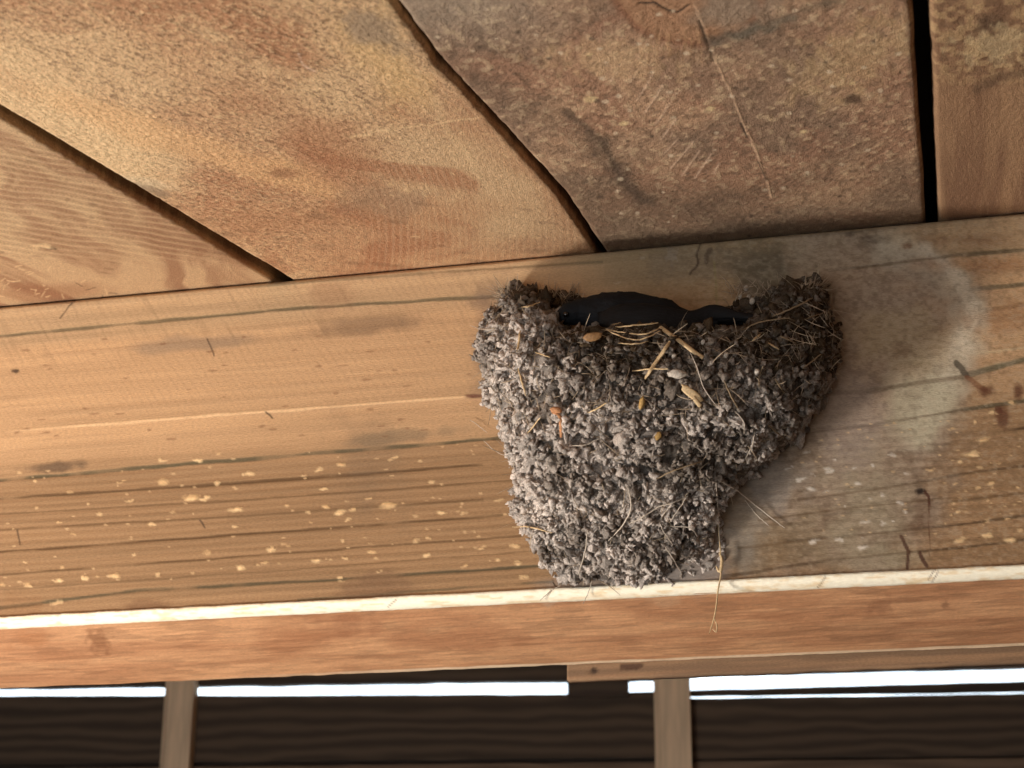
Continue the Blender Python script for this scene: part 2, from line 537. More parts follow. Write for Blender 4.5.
def paint_d(P, x, y, seed):       # right-hand plank, straight grain
    g = fbm(x * 90, y * 4, 4, seed)
    base = lerpc(lin(180, 140, 104), lin(146, 108, 80), sstep(.3, .7, g))
    pt = Paint(P, base)
    fz = fuzz(x, y, 1.5, seed, 600, 200)
    sp = fbm(x * 240, y * 150, 3, seed + 21)
    pt.mix(.4 * (1 - sstep(60, 100, pt.py)) * sstep(.5, .62, sp), lin(214, 180, 130))
    pt.mix(.4 * (1 - sstep(60, 100, pt.py)) * sstep(.5, .62, 1 - sp), lin(110, 84, 62))
    pt.blob(989, 24, 15, 9, lin(92, 70, 52), .65, rough=.5)
    pt.blob(1000, 45, 34, 15, lin(220, 192, 146), .5, rough=1.3, scale=8)
    pt.stroke([(975, 88), (1000, 78), (1024, 70)], 9, lin(98, 74, 56), .55, soft=4, warp=2)
    pt.mix(.25 * sstep(100, 200, pt.py), lin(140, 108, 84))
    for i in range(50):
        X0 = random.uniform(930, 1024); Y0 = random.uniform(90, 215)
        pt.stroke([(X0, Y0), (X0 + .5, Y0 + random.uniform(3, 14))], 1.1, lin(116, 84, 62) if i % 2 else lin(200, 160, 122), .35)
    return pt.c, .0005 * fz + .0006 * sp * (1 - sstep(60, 120, pt.py)) + pt.h


G1a, G1b = -.4578, -.4435       # gaps between the planks, metres along the beam
G2a, G2b = -.2205, -.2145
G3a, G3b = .0030, .0113


def g1l(y): return .008 * np.maximum(y, -.7) + wander(2, .0010)(y)
def g1r(y): return .018 * np.maximum(y, -.7) + wander(3, .0010)(y)


GY = [-.60, -.47, -.39, -.28, -.146, 0.]
def g2l(y): return np.interp(y, GY, [.001, -.0006, -.0032, .0002, .0040, 0.]) + .0007 * (noise(y * 160, y * 0, 14) - .5)
def g2r(y): return np.interp(y, GY, [-.003, -.0047, -.0060, -.0013, .0037, 0.]) + .0007 * (noise(y * 130, y * 0, 4) - .5)


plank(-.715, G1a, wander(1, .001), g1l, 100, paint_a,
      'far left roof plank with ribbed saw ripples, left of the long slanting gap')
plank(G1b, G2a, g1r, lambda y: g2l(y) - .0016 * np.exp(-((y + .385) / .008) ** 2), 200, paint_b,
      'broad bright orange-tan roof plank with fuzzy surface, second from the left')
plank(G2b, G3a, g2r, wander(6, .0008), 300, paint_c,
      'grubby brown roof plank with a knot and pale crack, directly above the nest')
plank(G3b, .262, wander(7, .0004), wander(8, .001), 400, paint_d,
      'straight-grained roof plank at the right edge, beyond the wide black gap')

# ------------------------------------------------------------------ the beam
BX0, BX1 = -1.25, .62
BD = .215                                         # depth of the beam
xs = nonuni(BX0, BX1, -.70, .10, .00085, .02)
zs = np.arange(ZB, ZT, .0008)[::-1]
prof = [(BD - .002, ZT + SL * BD), (BD * .5, ZT + SL * BD * .5), (.003, ZT + .0004), (.0012, ZT - .0002)]
prof += [(0.0, z) for z in zs[2:]]
nfront = (4, len(prof))
ZU = .2800
nb0 = len(prof)
prof += [(.004, ZU + .0008)]
prof += [(y, ZU) for y in np.arange(.0055, BD - .003, .0016)]
prof += [(BD - .0015, ZU + .0006), (BD, ZU + .0022)]
nb1 = len(prof)
prof += [(BD, ZU + .08), (BD, ZT)]
prof = np.array(prof)
n, m = len(xs), len(prof)
P = np.zeros((n, m, 3))
P[:, :, 0] = xs[:, None]; P[:, :, 1] = prof[None, :, 0]; P[:, :, 2] = prof[None, :, 1]
P = P.reshape(-1, 3)
kf = np.tile((np.arange(m) >= nfront[0]) & (np.arange(m) < nfront[1]), n)
ku = np.tile(np.arange(m) >= nb0, n)
X, Yv, Z = P[:, 0], P[:, 1], P[:, 2]
gr = fbm(X * 7 + 3, Z * 260, 4, 31)
gr2 = fbm(X * 2.2, Z * 60, 3, 37)
broad = fbm(X * 9, Z * 22, 4, 41)
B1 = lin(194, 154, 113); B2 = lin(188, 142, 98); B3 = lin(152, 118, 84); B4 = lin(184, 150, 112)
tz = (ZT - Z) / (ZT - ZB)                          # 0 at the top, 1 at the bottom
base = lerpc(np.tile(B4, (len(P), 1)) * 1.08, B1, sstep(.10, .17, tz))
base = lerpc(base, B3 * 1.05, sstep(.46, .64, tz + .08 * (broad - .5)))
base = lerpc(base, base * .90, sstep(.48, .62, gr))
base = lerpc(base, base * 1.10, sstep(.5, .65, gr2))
# underside: warm, smoother timber
ub = fbm(X * 12, Yv * 40, 4, 51); ug = fbm(X * 8, Yv * 220, 3, 57)
und = lerpc(np.tile(lin(222, 164, 118), (len(P), 1)), lin(200, 142, 100), sstep(.35, .7, ub))
und = lerpc(und, und * .93, sstep(.45, .65, ug))
und = lerpc(und, und * .80, sstep(.52, .68, fbm(X * 40, Yv * 90, 5, 59)))
base[ku] = und[ku]
pt = Paint(P, base)
GL = lin(100, 88, 64); DL = lin(96, 70, 44)


def grain_line(pts, w, col, a, h=0.0):
    # laid on the face only, with breaks and a slight wobble
    xs_ = np.array([p[0] for p in pts], float); ys_ = np.array([p[1] for p in pts], float)
    yy = np.interp(pt.px, xs_, ys_)
    yy += 1.6 * (fbm(pt.px / 40, np.full_like(pt.px, pts[0][1]), 3, int(pts[0][1])) - .5)
    ww = w * (.55 + .9 * fbm(pt.px / 30 + 5, np.full_like(pt.px, pts[0][1]), 3, 12 + int(pts[0][1])))
    al = a * sstep(.12, .45, fbm(pt.px / 55, pt.px * 0 + pts[0][1] * .37, 3, 61))
    d = abs(pt.py - yy)
    k = (1 - sstep(ww * .35, ww * .9, d)) * al * ((pt.px >= xs_[0] - 3) & (pt.px <= xs_[-1] + 3)) * kf
    pt.mix(k, col)
    pt.h += h * k


# left of the nest
grain_line([(-300, 363), (0, 336), (300, 308), (480, 297), (520, 294)], 2.4, GL, .85, -.0002)
grain_line([(200, 290), (320, 281), (500, 268), (600, 262)], 2.0, GL, .5)
grain_line([(-300, 452), (0, 432), (235, 414), (468, 396)], 1.8, lin(226, 186, 140), .9, .0003)
grain_line([(-300, 500), (0, 480.5), (140, 468), (480, 440), (500, 438)], 3.0, GL * .9, .95, -.0003)
grain_line([(-300, 520), (0, 499), (240, 483), (480, 465)], 2.3, DL, .9, -.0002)
grain_line([(-300, 535), (0, 514), (250, 500), (480, 483), (520, 480)], 1.6, DL, .6)
grain_line([(-300, 552), (0, 530), (260, 515), (480, 500)], 1.6, DL, .6)
grain_line([(-300, 574), (0, 552), (250, 534), (500, 515)], 1.9, DL, .9, -.0002)
grain_line([(-300, 596), (0, 575), (250, 556), (520, 536)], 1.6, DL, .75)
grain_line([(-300, 610), (0, 590), (280, 571), (530, 551)], 1.4, DL, .5)
grain_line([(-300, 628), (0, 608), (60, 600), (140, 590), (300, 582), (540, 566)], 2.4, GL * .75, .9, -.0002)
grain_line([(300, 600), (430, 590), (550, 582)], 2.2, GL * .8, .7)
# right of the nest
grain_line([(780, 236), (830, 234), (900, 226), (1024, 212), (1200, 198)], 3.0, DL * .9, .6)
grain_line([(830, 270), (892, 264), (950, 256), (1024, 250), (1300, 226)], 3.0, GL * .8, .8, -.0002)
grain_line([(955, 291), (1024, 284), (1300, 262)], 3.4, GL * .8, .8)
grain_line([(985, 310), (1024, 304), (1300, 284)], 4.0, DL * .9, .5)
grain_line([(850, 366), (920, 358), (1024, 348), (1300, 328)], 1.6, lin(206, 180, 140), .6)
grain_line([(870, 391), (910, 384), (960, 377), (1024, 360), (1300, 338)], 4.6, lin(96, 92, 70), .85, -.0003)
grain_line([(850, 428), (905, 419), (960, 410), (1024, 401), (1300, 378)], 2.6, GL * .8, .9, -.0003)
grain_line([(890, 452), (930, 448), (970, 437), (1024, 428), (1300, 405)], 2.2, DL * .8, .9)
grain_line([(840, 492), (930, 480), (960, 474), (1024, 466), (1300, 445)], 2.0, DL * .8, .75)
grain_line([(780, 520), (880, 510), (1024, 493), (1300, 470)], 1.6, DL, .6)
grain_line([(790, 540), (900, 530), (960, 524), (1024, 516), (1300, 495)], 2.0, DL * .75, .85, -.0002)
grain_line([(725, 576), (780, 568), (830, 560), (900, 554), (1024, 540), (1300, 520)], 2.6, DL * .7, .85, -.0002)
# narrow year rings everywhere on the lower half
rings = np.sin((tz * 46 + 1.4 * fbm(X * 3, Z * 8, 3, 70)) * 2 * math.pi)
pt.mix(.10 * sstep(.45, 1, rings) * sstep(.5, .62, tz) * kf, DL)
# oblique saw marks on the upper part
sw = np.sin((pt.px * .86 - pt.py * .55 + 6 * fbm(pt.px / 40, pt.py / 40, 2, 3)) / 7.5 * 2 * math.pi)
swm = (1 - sstep(.33, .5, tz)) * (1 - sstep(440, 560, pt.px)) * kf
pt.mix(.09 * sstep(.4, 1, sw) * swm, DL * 1.1)
sw2 = noise((pt.px * .9 - pt.py * .5) / 3.5, pt.py / 30, 77)
pt.mix(.14 * sstep(.7, .9, sw2) * swm * (1 - sstep(.16, .26, tz)), DL * .8)
# smudges and one painted shadow
pt.blob(200, 343, 60, 7, GREYB * .8, .55, rot=-.06, rough=.7)
pt.blob(365, 326, 60, 8, lin(126, 100, 76), .65, rot=-.1, rough=.8)
pt.blob(330, 296, 20, 14, lin(150, 112, 82), .4, rough=.6)
pt.blob(55, 467, 24, 5, lin(98, 78, 60), .8, rot=-.1, rough=.7)
pt.blob(370, 470, 30, 48, lin(120, 98, 76), .32, rot=-.1, rough=.8, soft=.7)
pt.blob(372, 590, 34, 16, lin(112, 82, 60), .5, rough=.7)
pt.blob(145, 604, 20, 5, lin(112, 78, 54), .5, rough=.6)
pt.blob(400, 436, 50, 6, lin(120, 104, 82), .55, rot=-.09, rough=.8)
pt.blob(15, 371, 4, 2, DARK, .9); pt.blob(18, 605, 24, 10, lin(140, 100, 66), .4, rough=.6)
for (a, b, c_, d_, w) in ((207, 339, 214, 356, 1.6), (266, 412, 272, 418, 1.8), (200, 520, 205, 528, 1.8), (18, 530, 20, 545, 1.6), (60, 318, 72, 303, 1.4), (70, 306, 78, 298, 1.2)):
    pt.stroke([(a, b), (c_, d_)], w, DARK * 1.1, .8, warp=.5)
for i in range(46):
    a, b = random.uniform(0, 470), random.uniform(335, 440)
    pt.blob(a, b, random.uniform(2, 5), random.uniform(.7, 1.3), lin(124, 84, 58), .55, rot=-.08)
pt.blob(478, 396, 12, 1.9, lin(96, 44, 34), .85, rot=-.02)  # thin reddish shadow beside the nest, painted on the beam
# grey dust film right of the nest and its pale outer rim
fn = fbm(pt.px / 9, pt.py / 7, 5, 87); fn2 = fbm(pt.px / 40, pt.py / 26, 4, 88)
FILM = lerpc(np.tile(lin(112, 94, 78), (len(P), 1)), lin(156, 136, 116), sstep(.3, .7, fn * .6 + fn2 * .5))
pt.mix(.75 * (1 - sstep(.75, 1.15, np.hypot((pt.px - 840) / 128, (pt.py - 400) / 205) + .45 * (fbm(pt.px / 30, pt.py / 22, 4, 83) - .5))) * kf, FILM)
pt.mix(.45 * (1 - sstep(.4, 1.1, np.hypot((pt.px - 690) / 150, (pt.py - 270) / 52) + .5 * (fbm(pt.px / 24, pt.py / 18, 4, 84) - .5))) * kf, lin(118, 104, 78))
for q in (((890, 250), (930, 262), (960, 290), (972, 315)), ((972, 315), (968, 340), (955, 360), (945, 385)), ((945, 385), (930, 410), (920, 430))):
    pt.stroke(q, 30, lin(196, 180, 154), .72, soft=12, warp=3)
pt.stroke([(925, 250), (955, 275), (975, 310), (962, 345)], 14, lin(222, 204, 176), .7, soft=5, warp=3)
pt.blob(922, 400, 34, 42, lin(188, 176, 146), .6, rough=.5)
pt.blob(870, 510, 40, 56, lin(162, 148, 120), .5, rough=.9, soft=.6)
pt.blob(890, 560, 40, 10, lin(146, 132, 106), .4, rough=.8)
pt.blob(790, 545, 60, 26, lin(122, 102, 74), .5, rough=.9)
pt.blob(905, 300, 60, 50, lin(142, 122, 104), .45, rough=.8, soft=.6)
pt.blob(905, 335, 46, 30, lin(172, 148, 112), .5, rough=.9)
pt.blob(760, 265, 34, 26, lin(78, 70, 54), .65, rough=.9)
pt.blob(690, 262, 44, 14, lin(132, 114, 92), .5, rough=.9)
pt.stroke([(700, 245), (697, 262), (690, 275)], 2.2, lin(74, 54, 42), .8)
pt.stroke([(712, 252), (706, 262)], 5, lin(78, 60, 48), .6, warp=2)
pt.blob(671, 255, 5, 9, lin(160, 142, 124), .5, rough=1.2, scale=3)
pt.blob(642, 258, 3, 1.2, lin(186, 164, 136), .6, rough=1); pt.blob(618, 283, 3, 1.2, lin(186, 164, 136), .6, rough=1)
pt.stroke([(714, 262), (716, 285), (717, 306)], 2.0, lin(150, 132, 88), .8, warp=.2)
pt.blob(873, 239, 14, 4, DARK * 1.2, .6); pt.blob(850, 234, 6, 3, DARK * 1.2, .6); pt.blob(908, 246, 5, 3, lin(112, 66, 36), .7)
pt.blob(903, 351, 10, 7, lin(120, 92, 66), .5, rough=.6)
pt.blob(970, 240, 60, 7, lin(140, 96, 62), .4, rough=.8)
pt.blob(1000, 265, 60, 8, lin(176, 122, 80), .5, rough=.8); pt.blob(1010, 318, 40, 16, lin(146, 100, 64), .5, rough=.9)
fn3 = fbm(pt.px / 5, pt.py / 3, 4, 187)
pt.mix(.32 * sstep(.5, .75, fn3) * sstep(560, 760, pt.px) * kf, lin(104, 84, 64)); pt.mix(.28 * sstep(.5, .75, 1 - fn3) * sstep(560, 760, pt.px) * kf, lin(186, 164, 136))
# brown runs at the right
pt.stroke([(955, 362), (962, 370), (968, 376)], 6, lin(70, 60, 48), .8)
pt.stroke([(968, 378), (985, 390)], 5, lin(128, 80, 52), .6)
for (a, b, rx, ry) in ((986, 391, 8, 5), (1018, 392, 5, 8), (1003, 418, 7, 10), (999, 410, 4, 4)):
    pt.blob(a, b, rx, ry, lin(92, 52, 34), .8, rough=.4)
pt.blob(921, 491, 5, 3.4, lin(34, 22, 16), .95); pt.stroke([(925, 492), (929, 497), (929, 505)], 3, lin(74, 38, 24), .9, warp=.3)
pt.stroke([(929, 505), (929, 540), (930, 556)], 1.0, lin(88, 56, 38), .7, warp=.3)
pt.stroke([(901, 536), (908, 552), (908, 568)], 3.4, lin(72, 40, 28), .85, warp=.5)
pt.stroke([(920, 553), (927, 566)], 4.0, lin(72, 40, 28), .85, warp=.5)
pt.stroke([(890, 540), (925, 522), (920, 500)], 14, lin(104, 74, 54), .35, soft=6, warp=3)
# dried mud smeared under the nest
pt.blob(690, 556, 46, 30, lin(138, 128, 120), .85, rough=.5, h=.0006)
pt.blob(610, 585, 70, 9, lin(128, 116, 106), .7, rough=.6)
pt.blob(742, 520, 24, 40, lin(140, 130, 116), .6, rough=.7)
pt.blob(770, 480, 30, 30, lin(140, 130, 120), .5, rough=.7)
pt.blob(505, 300, 30, 22, lin(120, 98, 82), .5, rough=.8)
pt.blob(488, 350, 20, 50, lin(130, 104, 84), .45, rough=.8)
# grain still shows through the film
for q, w in ((((780, 396), (860, 392), (960, 377)), 3.4), (((790, 436), (905, 419), (960, 410)), 2.0), (((860, 268), (960, 255)), 2.4), (((760, 520), (850, 508), (930, 500)), 1.8),
             (((740, 548), (850, 536), (930, 528)), 2.0), (((725, 576), (830, 560), (930, 550)), 2.2), (((800, 500), (930, 481)), 1.8)):
    grain_line(list(q), w, DL * .9, .5)
pt.mix(.35 * (1 - sstep(.5, 1.1, np.hypot((pt.px - 850) / 40, (pt.py - 420) / 60) + .6 * (fn - .5))) * kf, lin(160, 142, 130))
# pecked flecks, pale and slightly raised
FL = [(19, 474), (37, 509), (88, 505), (61, 522), (163, 460), (165, 482), (200, 460), (191, 498), (206, 498), (129, 502), (173, 511), (152, 523),
      (128, 525), (99, 515), (75, 535), (62, 566), (24, 562), (60, 580), (27, 586), (85, 578), (97, 578), (115, 576), (134, 556), (158, 576),
      (192, 574), (207, 554), (240, 568), (262, 564), (279, 564), (271, 548), (239, 509), (287, 506), (250, 474), (233, 509), (236, 527),
      (308, 512), (310, 524), (325, 506), (323, 488), (340, 513), (347, 520), (343, 540), (369, 500), (370, 499), (388, 505), (403, 504), (351, 510),
      (432, 482), (442, 484), (420, 460), (395, 459), (416, 515), (443, 513), (458, 513), (463, 514), (462, 503), (465, 533), (430, 538), (416, 541),
      (316, 561), (345, 558), (376, 558), (340, 577), (341, 581), (378, 572), (372, 551), (425, 555), (465, 566), (217, 484), (160, 460), (219, 455),
      (505, 513), (497, 500), (318, 470), (342, 465), (303, 477), (60, 602), (4, 585), (25, 585), (120, 482), (70, 493), (35, 480), (210, 468), (288, 545),
      (514, 546), (517, 563), (522, 578), (480, 548), (498, 560),
      (835, 460), (854, 468), (872, 465), (892, 456), (858, 483), (815, 475), (803, 478), (806, 454), (825, 492), (882, 497), (940, 454), (973, 454),
      (980, 466), (960, 463), (930, 471), (954, 484), (991, 484), (978, 488), (998, 464), (958, 511), (951, 514), (966, 511), (1005, 507), (1015, 504),
      (990, 508), (987, 521), (1008, 519), (960, 540), (989, 533), (1010, 539), (1020, 530), (988, 535), (862, 523), (882, 523), (862, 537), (862, 548),
      (840, 540), (893, 520), (815, 541), (812, 488), (789, 468), (799, 480), (975, 423), (952, 429), (992, 412), (1012, 402), (985, 440), (1010, 455),
      (905, 512), (898, 502), (870, 497), (845, 505), (830, 470), (905, 474), (1018, 488)]
for (a, b) in FL:
    r = random.uniform(1.6, 4.2)
    big = (a, b) in ((207, 554), (240, 568), (388, 505), (191, 498), (973, 454), (165, 482), (271, 548))
    if big: r = 5.5
    c_ = lin(236, 198, 146) if random.random() < .7 else lin(226, 186, 134)
    if 780 < a < 915: c_ = lin(214, 200, 182)
    for k in range(random.choice((1, 1, 2, 3))):
        pt.blob(a + random.uniform(-4, 4) * (k > 0), b + random.uniform(-1.5, 1.5), r * random.uniform(.5, 1.2), r * .42 * random.uniform(.7, 1.3), c_, .8 * random.uniform(.5, 1),
                rot=random.uniform(-.3, .2), rough=.8, scale=2.5, h=.0003)
for i in range(150):
    a = random.choice((random.uniform(0, 510), random.uniform(800, 1024))); b = random.uniform(470, 590) - .06 * a
    pt.blob(a, b, random.uniform(.8, 2.2), random.uniform(.5, 1.0), lin(226, 188, 140), .6)
# marks under the beam
pt.blob(100, 642, 12, 9, lin(128, 76, 44), .6, rot=.8, rough=.8)
pt.blob(345, 624, 30, 12, lin(150, 92, 60), .45, rough=.9)
pt.blob(430, 640, 70, 10, lin(160, 98, 62), .4, rough=.9)
pt.blob(300, 640, 80, 12, lin(168, 106, 68), .35, rough=.9)
pt.blob(30, 640, 20, 8, lin(176, 112, 68), .4, rough=.9)
pt.blob(663, 598, 14, 10, lin(206, 160, 122), .55, rough=.7); pt.blob(545, 600, 18, 5, lin(212, 180, 150), .6, rough=.7)
pt.blob(880, 607, 12, 9, lin(136, 82, 52), .4, rough=.8); pt.blob(945, 605, 4, 4, lin(110, 64, 42), .5)
rb = fbm(pt.px / 60, pt.py / 14, 4, 66)
pt.mix(.35 * sstep(.5, .75, rb) * ku, lin(176, 118, 80))
# the rear lower arris turns paler towards the right
pt.mix(.9 * np.tile((np.arange(m) >= nb1 - 8) & (np.arange(m) < nb1), n) * sstep(150, 520, pt.px), lin(244, 214, 178))
disp = pt.h + .00035 * (gr - .5) * kf +   .00010 * (rings * sstep(.5, .62, tz)) * kf
P[:, 1] -= np.where(kf, disp, 0)
P[:, 2] -= np.where(ku & (P[:, 2] < ZU + .0005), .0010 * (fbm(X * 60, Yv * 260, 3, 90) - .5) + pt.h * .5, 0)
V = P
F = grid_faces(n, m, closed_m=True)
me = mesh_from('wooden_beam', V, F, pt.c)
import bmesh
bm = bmesh.new(); bm.from_mesh(me)
bm.verts.ensure_lookup_table()
for s_, rev in ((0, False), ((n - 1) * m, True)):
    loop = [bm.verts[s_ + i] for i in range(m)]
    try: bm.faces.new(loop[::-1] if rev else loop)
    except Exception: pass
bmesh.ops.recalc_face_normals(bm, faces=bm.faces)
bm.to_mesh(me); bm.free()
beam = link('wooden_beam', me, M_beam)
tag(beam, 'long thick sawn tan timber beam that carries the mud nest, under the roof planks', 'beam')
BO = (-.3, 0, ZB)
move_origin(beam, BO)

# splintered pale strip along the lower front arris
xs2 = nonuni(BX0, BX1, -.70, .10, .0009, .02)
pr = 9
A = np.zeros((len(xs2), pr + 3, 3))
top = ZB + .0008 * (fbm(xs2 * 60, xs2 * 0, 4, 5) - .5) + .0003
bot = ZU - .0006 + .0007 * (fbm(xs2 * 90, xs2 * 0, 4, 6) - .5)
wid = .0066 + .0010 * (fbm(xs2 * 50, xs2 * 0, 4, 8) - .5)
for i in range(pr):
    t = i / (pr - 1)
    A[:, i, 0] = xs2
    A[:, i, 1] = -.0016 + (wid + .0016) * t ** 2.4 - .0005 * (fbm(xs2 * 400, xs2 * 0 + t * 5, 3, 7) - .5)
    A[:, i, 2] = top + (bot - top) * (t ** .75)
for i, (yy, zz) in enumerate(((.008, ZU + .0005), (.008, ZB - .001), (.003, ZB + .0002))):
    A[:, pr + i, 0] = xs2; A[:, pr + i, 1] = yy; A[:, pr + i, 2] = zz
A = A.reshape(-1, 3)
ec = lerpc(np.tile(lin(252, 240, 214), (len(A), 1)), lin(238, 212, 172), sstep(.5, .75, fbm(A[:, 0] * 90, A[:, 2] * 900, 3, 33)))
pe = Paint(A, ec)
for (a, b, c_, d_) in ((818, 587, 826, 577), (928, 580, 936, 567), (932, 582, 938, 572), (546, 600, 551, 590), (388, 607, 396, 600)):
    pe.stroke([(a, b), (c_, d_)], 1.2, lin(120, 84, 56), .8, warp=.3)
strip = link('raw_arris', mesh_from('raw_arris', A, grid_faces(len(xs2), pr + 3, True), pe.c), M_edge, beam)
move_origin(strip, BO); strip.location = (0, 0, 0)
strip['label'] = 'splintered cream strip along the lower front edge'

# board that hangs behind the beam on the right, with a nail hole
y0 = BD + .004
zbl = at_y(860, 671.5, y0 + .012)[2]
xl = at_y(567, 680, y0)[0]
xb = np.concatenate([np.arange(xl, .12, .002), np.arange(.12, .62, .05)])
zb_ = np.concatenate([np.arange(zbl, zbl + .05, .0016), np.array([.4, .52])])
G = np.zeros((len(xb), len(zb_) + 2, 3))
for j, z in enumerate(zb_):
    G[:, j + 1, 0] = xb; G[:, j + 1, 1] = y0; G[:, j + 1, 2] = z
G[:, 1, 2] += .0012 * (fbm(xb * 50, xb * 0, 3, 9) - .5)
G[:, 0] = G[:, 1] + [0, .012, 0]
G[:, -1] = G[:, -2] + [0, .012, 0]
G = G.reshape(-1, 3)
gb = fbm(G[:, 0] * 8, G[:, 2] * 200, 3, 71)
pb = Paint(G, lerpc(np.tile(lin(150, 116, 86), (len(G), 1)), lin(126, 98, 74), sstep(.4, .6, gb)))
pb.blob(594, 671, 3.5, 3, lin(50, 36, 28), .9); pb.stroke([(622, 666), (640, 665)], 5, lin(70, 46, 34), .8)
me = mesh_from('backing_board', G, grid_faces(len(xb), len(zb_) + 2, True), pb.c, smooth=False)
bm = bmesh.new(); bm.from_mesh(me); bm.verts.ensure_lookup_table(); mm = len(zb_) + 2
for s_ in (0, (len(xb) - 1) * mm): bm.faces.new([bm.verts[s_ + i] for i in range(mm)])
bmesh.ops.recalc_face_normals(bm, faces=bm.faces); bm.to_mesh(me); bm.free()
bb = link('backing_board', me, M_beam)
move_origin(bb, (.1, y0, zbl))
tag(bb, 'grey-brown board showing as a strip behind the beam at lower right, with a nail hole', 'board')

# ------------------------------------------------------------------ far wall: boards with daylight slits, two studs
TH = math.radians(8.6)                        # the far wall is not quite parallel to the beam
YW = 2.55
WO = at_y(512, 690, YW)                       # a point on the wall
WU = np.array([math.cos(TH), math.sin(TH), 0.]); WN = np.array([-math.sin(TH), math.cos(TH), 0.])


# find the yaw that makes wall lines run the way the slits do
def slope_for(th):
    u = np.array([math.cos(th), math.sin(th), 0.])
    a = project(np.array([WO - u * .8, WO + u * .5]))
    return (a[1][1] - a[1][0]) / (a[0][1] - a[0][0])


best = min(np.linspace(-.35, .35, 141), key=lambda t: abs(slope_for(t) + .0150))
TH = float(best)
WU = np.array([math.cos(TH), math.sin(TH), 0.]); WN = np.array([-math.sin(TH), math.cos(TH), 0.])


def on_wall(px, py, off=0.0):
    """a pixel's point on the far wall's plane: metres along it and height"""
    v = ray(px, py); o = WO + WN * off
    t = np.dot(o - CAM, WN) / np.dot(v, WN)
    p = CAM + v * t
    return float(np.dot(p - WO, WU)), float(p[2])


def wall_box(name, u0, u1, z0, z1, d0, d1, mat, wob=0.0, seed=0, zt0=None):
    k = np.arange(u0, u1, .012) if wob else np.array([u0])
    k = np.append(k, u1)
    rows = []
    for u in k:
        w0 = wob * (fbm(np.array([u * 14]), np.array([0.]), 3, seed)[0] - .5) * 2
        w1 = wob * (fbm(np.array([u * 14]), np.array([5.]), 3, seed + 5)[0] - .5) * 2
        za = z0(u) if callable(z0) else z0
        zc = z1(u) if callable(z1) else z1
        for (d, z) in ((d0, za + w0), (d0, zc + w1), (d1, zc + w1), (d1, za + w0)):
            p = WO + WU * u + WN * d
            rows.append((p[0], p[1], z))
    nn = len(k)
    F = [tuple(map(int, f)) for f in grid_faces(nn, 4, True)] + [(0, 1, 2, 3), tuple((nn - 1) * 4 + i for i in (3, 2, 1, 0))]
    me = mesh_from(name, rows, F, smooth=False)
    bm = bmesh.new(); bm.from_mesh(me); bmesh.ops.recalc_face_normals(bm, faces=bm.faces); bm.to_mesh(me); bm.free()
    o = link(name, me, mat)
    c = WO + WU * (u0 + u1) / 2
    move_origin(o, (c[0], c[1], z0(u0) if callable(z0) else z0))
    return o


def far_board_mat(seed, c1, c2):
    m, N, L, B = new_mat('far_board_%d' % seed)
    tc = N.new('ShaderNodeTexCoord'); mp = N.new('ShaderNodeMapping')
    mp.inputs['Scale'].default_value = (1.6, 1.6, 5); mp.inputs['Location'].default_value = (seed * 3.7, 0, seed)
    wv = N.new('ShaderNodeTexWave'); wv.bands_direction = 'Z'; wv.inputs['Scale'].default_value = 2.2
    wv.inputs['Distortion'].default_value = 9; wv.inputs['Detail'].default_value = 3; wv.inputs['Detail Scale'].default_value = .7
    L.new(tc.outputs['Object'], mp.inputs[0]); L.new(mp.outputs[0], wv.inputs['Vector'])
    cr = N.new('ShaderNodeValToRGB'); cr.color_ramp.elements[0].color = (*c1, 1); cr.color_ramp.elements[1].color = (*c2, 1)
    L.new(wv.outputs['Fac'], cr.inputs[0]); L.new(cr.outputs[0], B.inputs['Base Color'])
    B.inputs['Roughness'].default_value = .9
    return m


UL, UR = -2.1, 2.1


def edge(xa, ya, xb, yb):
    """straight board edge through two points of the far wall, as height over distance along it"""
    (ua, za), (ub, zb2) = on_wall(xa, ya), on_wall(xb, yb)
    return lambda u: za + (zb2 - za) * (u - ua) / (ub - ua)


E_up = edge(0, 688.5, 560, 680.5); E_lo = edge(0, 696, 560, 694.5)
E_st = edge(690, 688.2, 1024, 679); E_sb = edge(690, 694.2, 1000, 690.2); E_rt = edge(690, 698.6, 1000, 693.8)
usp = on_wall(652, 690)[0]; us2 = on_wall(690, 690)[0]; us1 = on_wall(175, 690)[0]
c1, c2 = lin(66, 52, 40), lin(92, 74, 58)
# upper board
E_ur = edge(690, 675.2, 1024, 667.5)
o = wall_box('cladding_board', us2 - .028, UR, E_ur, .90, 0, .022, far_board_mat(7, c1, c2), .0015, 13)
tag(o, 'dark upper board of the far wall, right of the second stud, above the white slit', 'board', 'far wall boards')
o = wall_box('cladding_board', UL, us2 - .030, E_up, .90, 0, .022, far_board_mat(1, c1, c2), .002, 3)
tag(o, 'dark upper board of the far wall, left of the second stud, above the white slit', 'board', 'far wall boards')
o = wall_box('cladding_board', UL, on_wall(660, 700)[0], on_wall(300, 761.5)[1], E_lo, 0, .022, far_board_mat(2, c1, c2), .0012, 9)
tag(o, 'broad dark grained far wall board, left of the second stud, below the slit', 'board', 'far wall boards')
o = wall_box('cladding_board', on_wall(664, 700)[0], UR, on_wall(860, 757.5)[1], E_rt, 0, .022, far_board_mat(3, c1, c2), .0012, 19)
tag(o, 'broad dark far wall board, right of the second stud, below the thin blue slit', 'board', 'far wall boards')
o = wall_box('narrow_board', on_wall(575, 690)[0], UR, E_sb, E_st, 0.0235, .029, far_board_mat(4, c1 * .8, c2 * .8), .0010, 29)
tag(o, 'narrow dark slat between the white slit and thin blue slit, lower right', 'board')
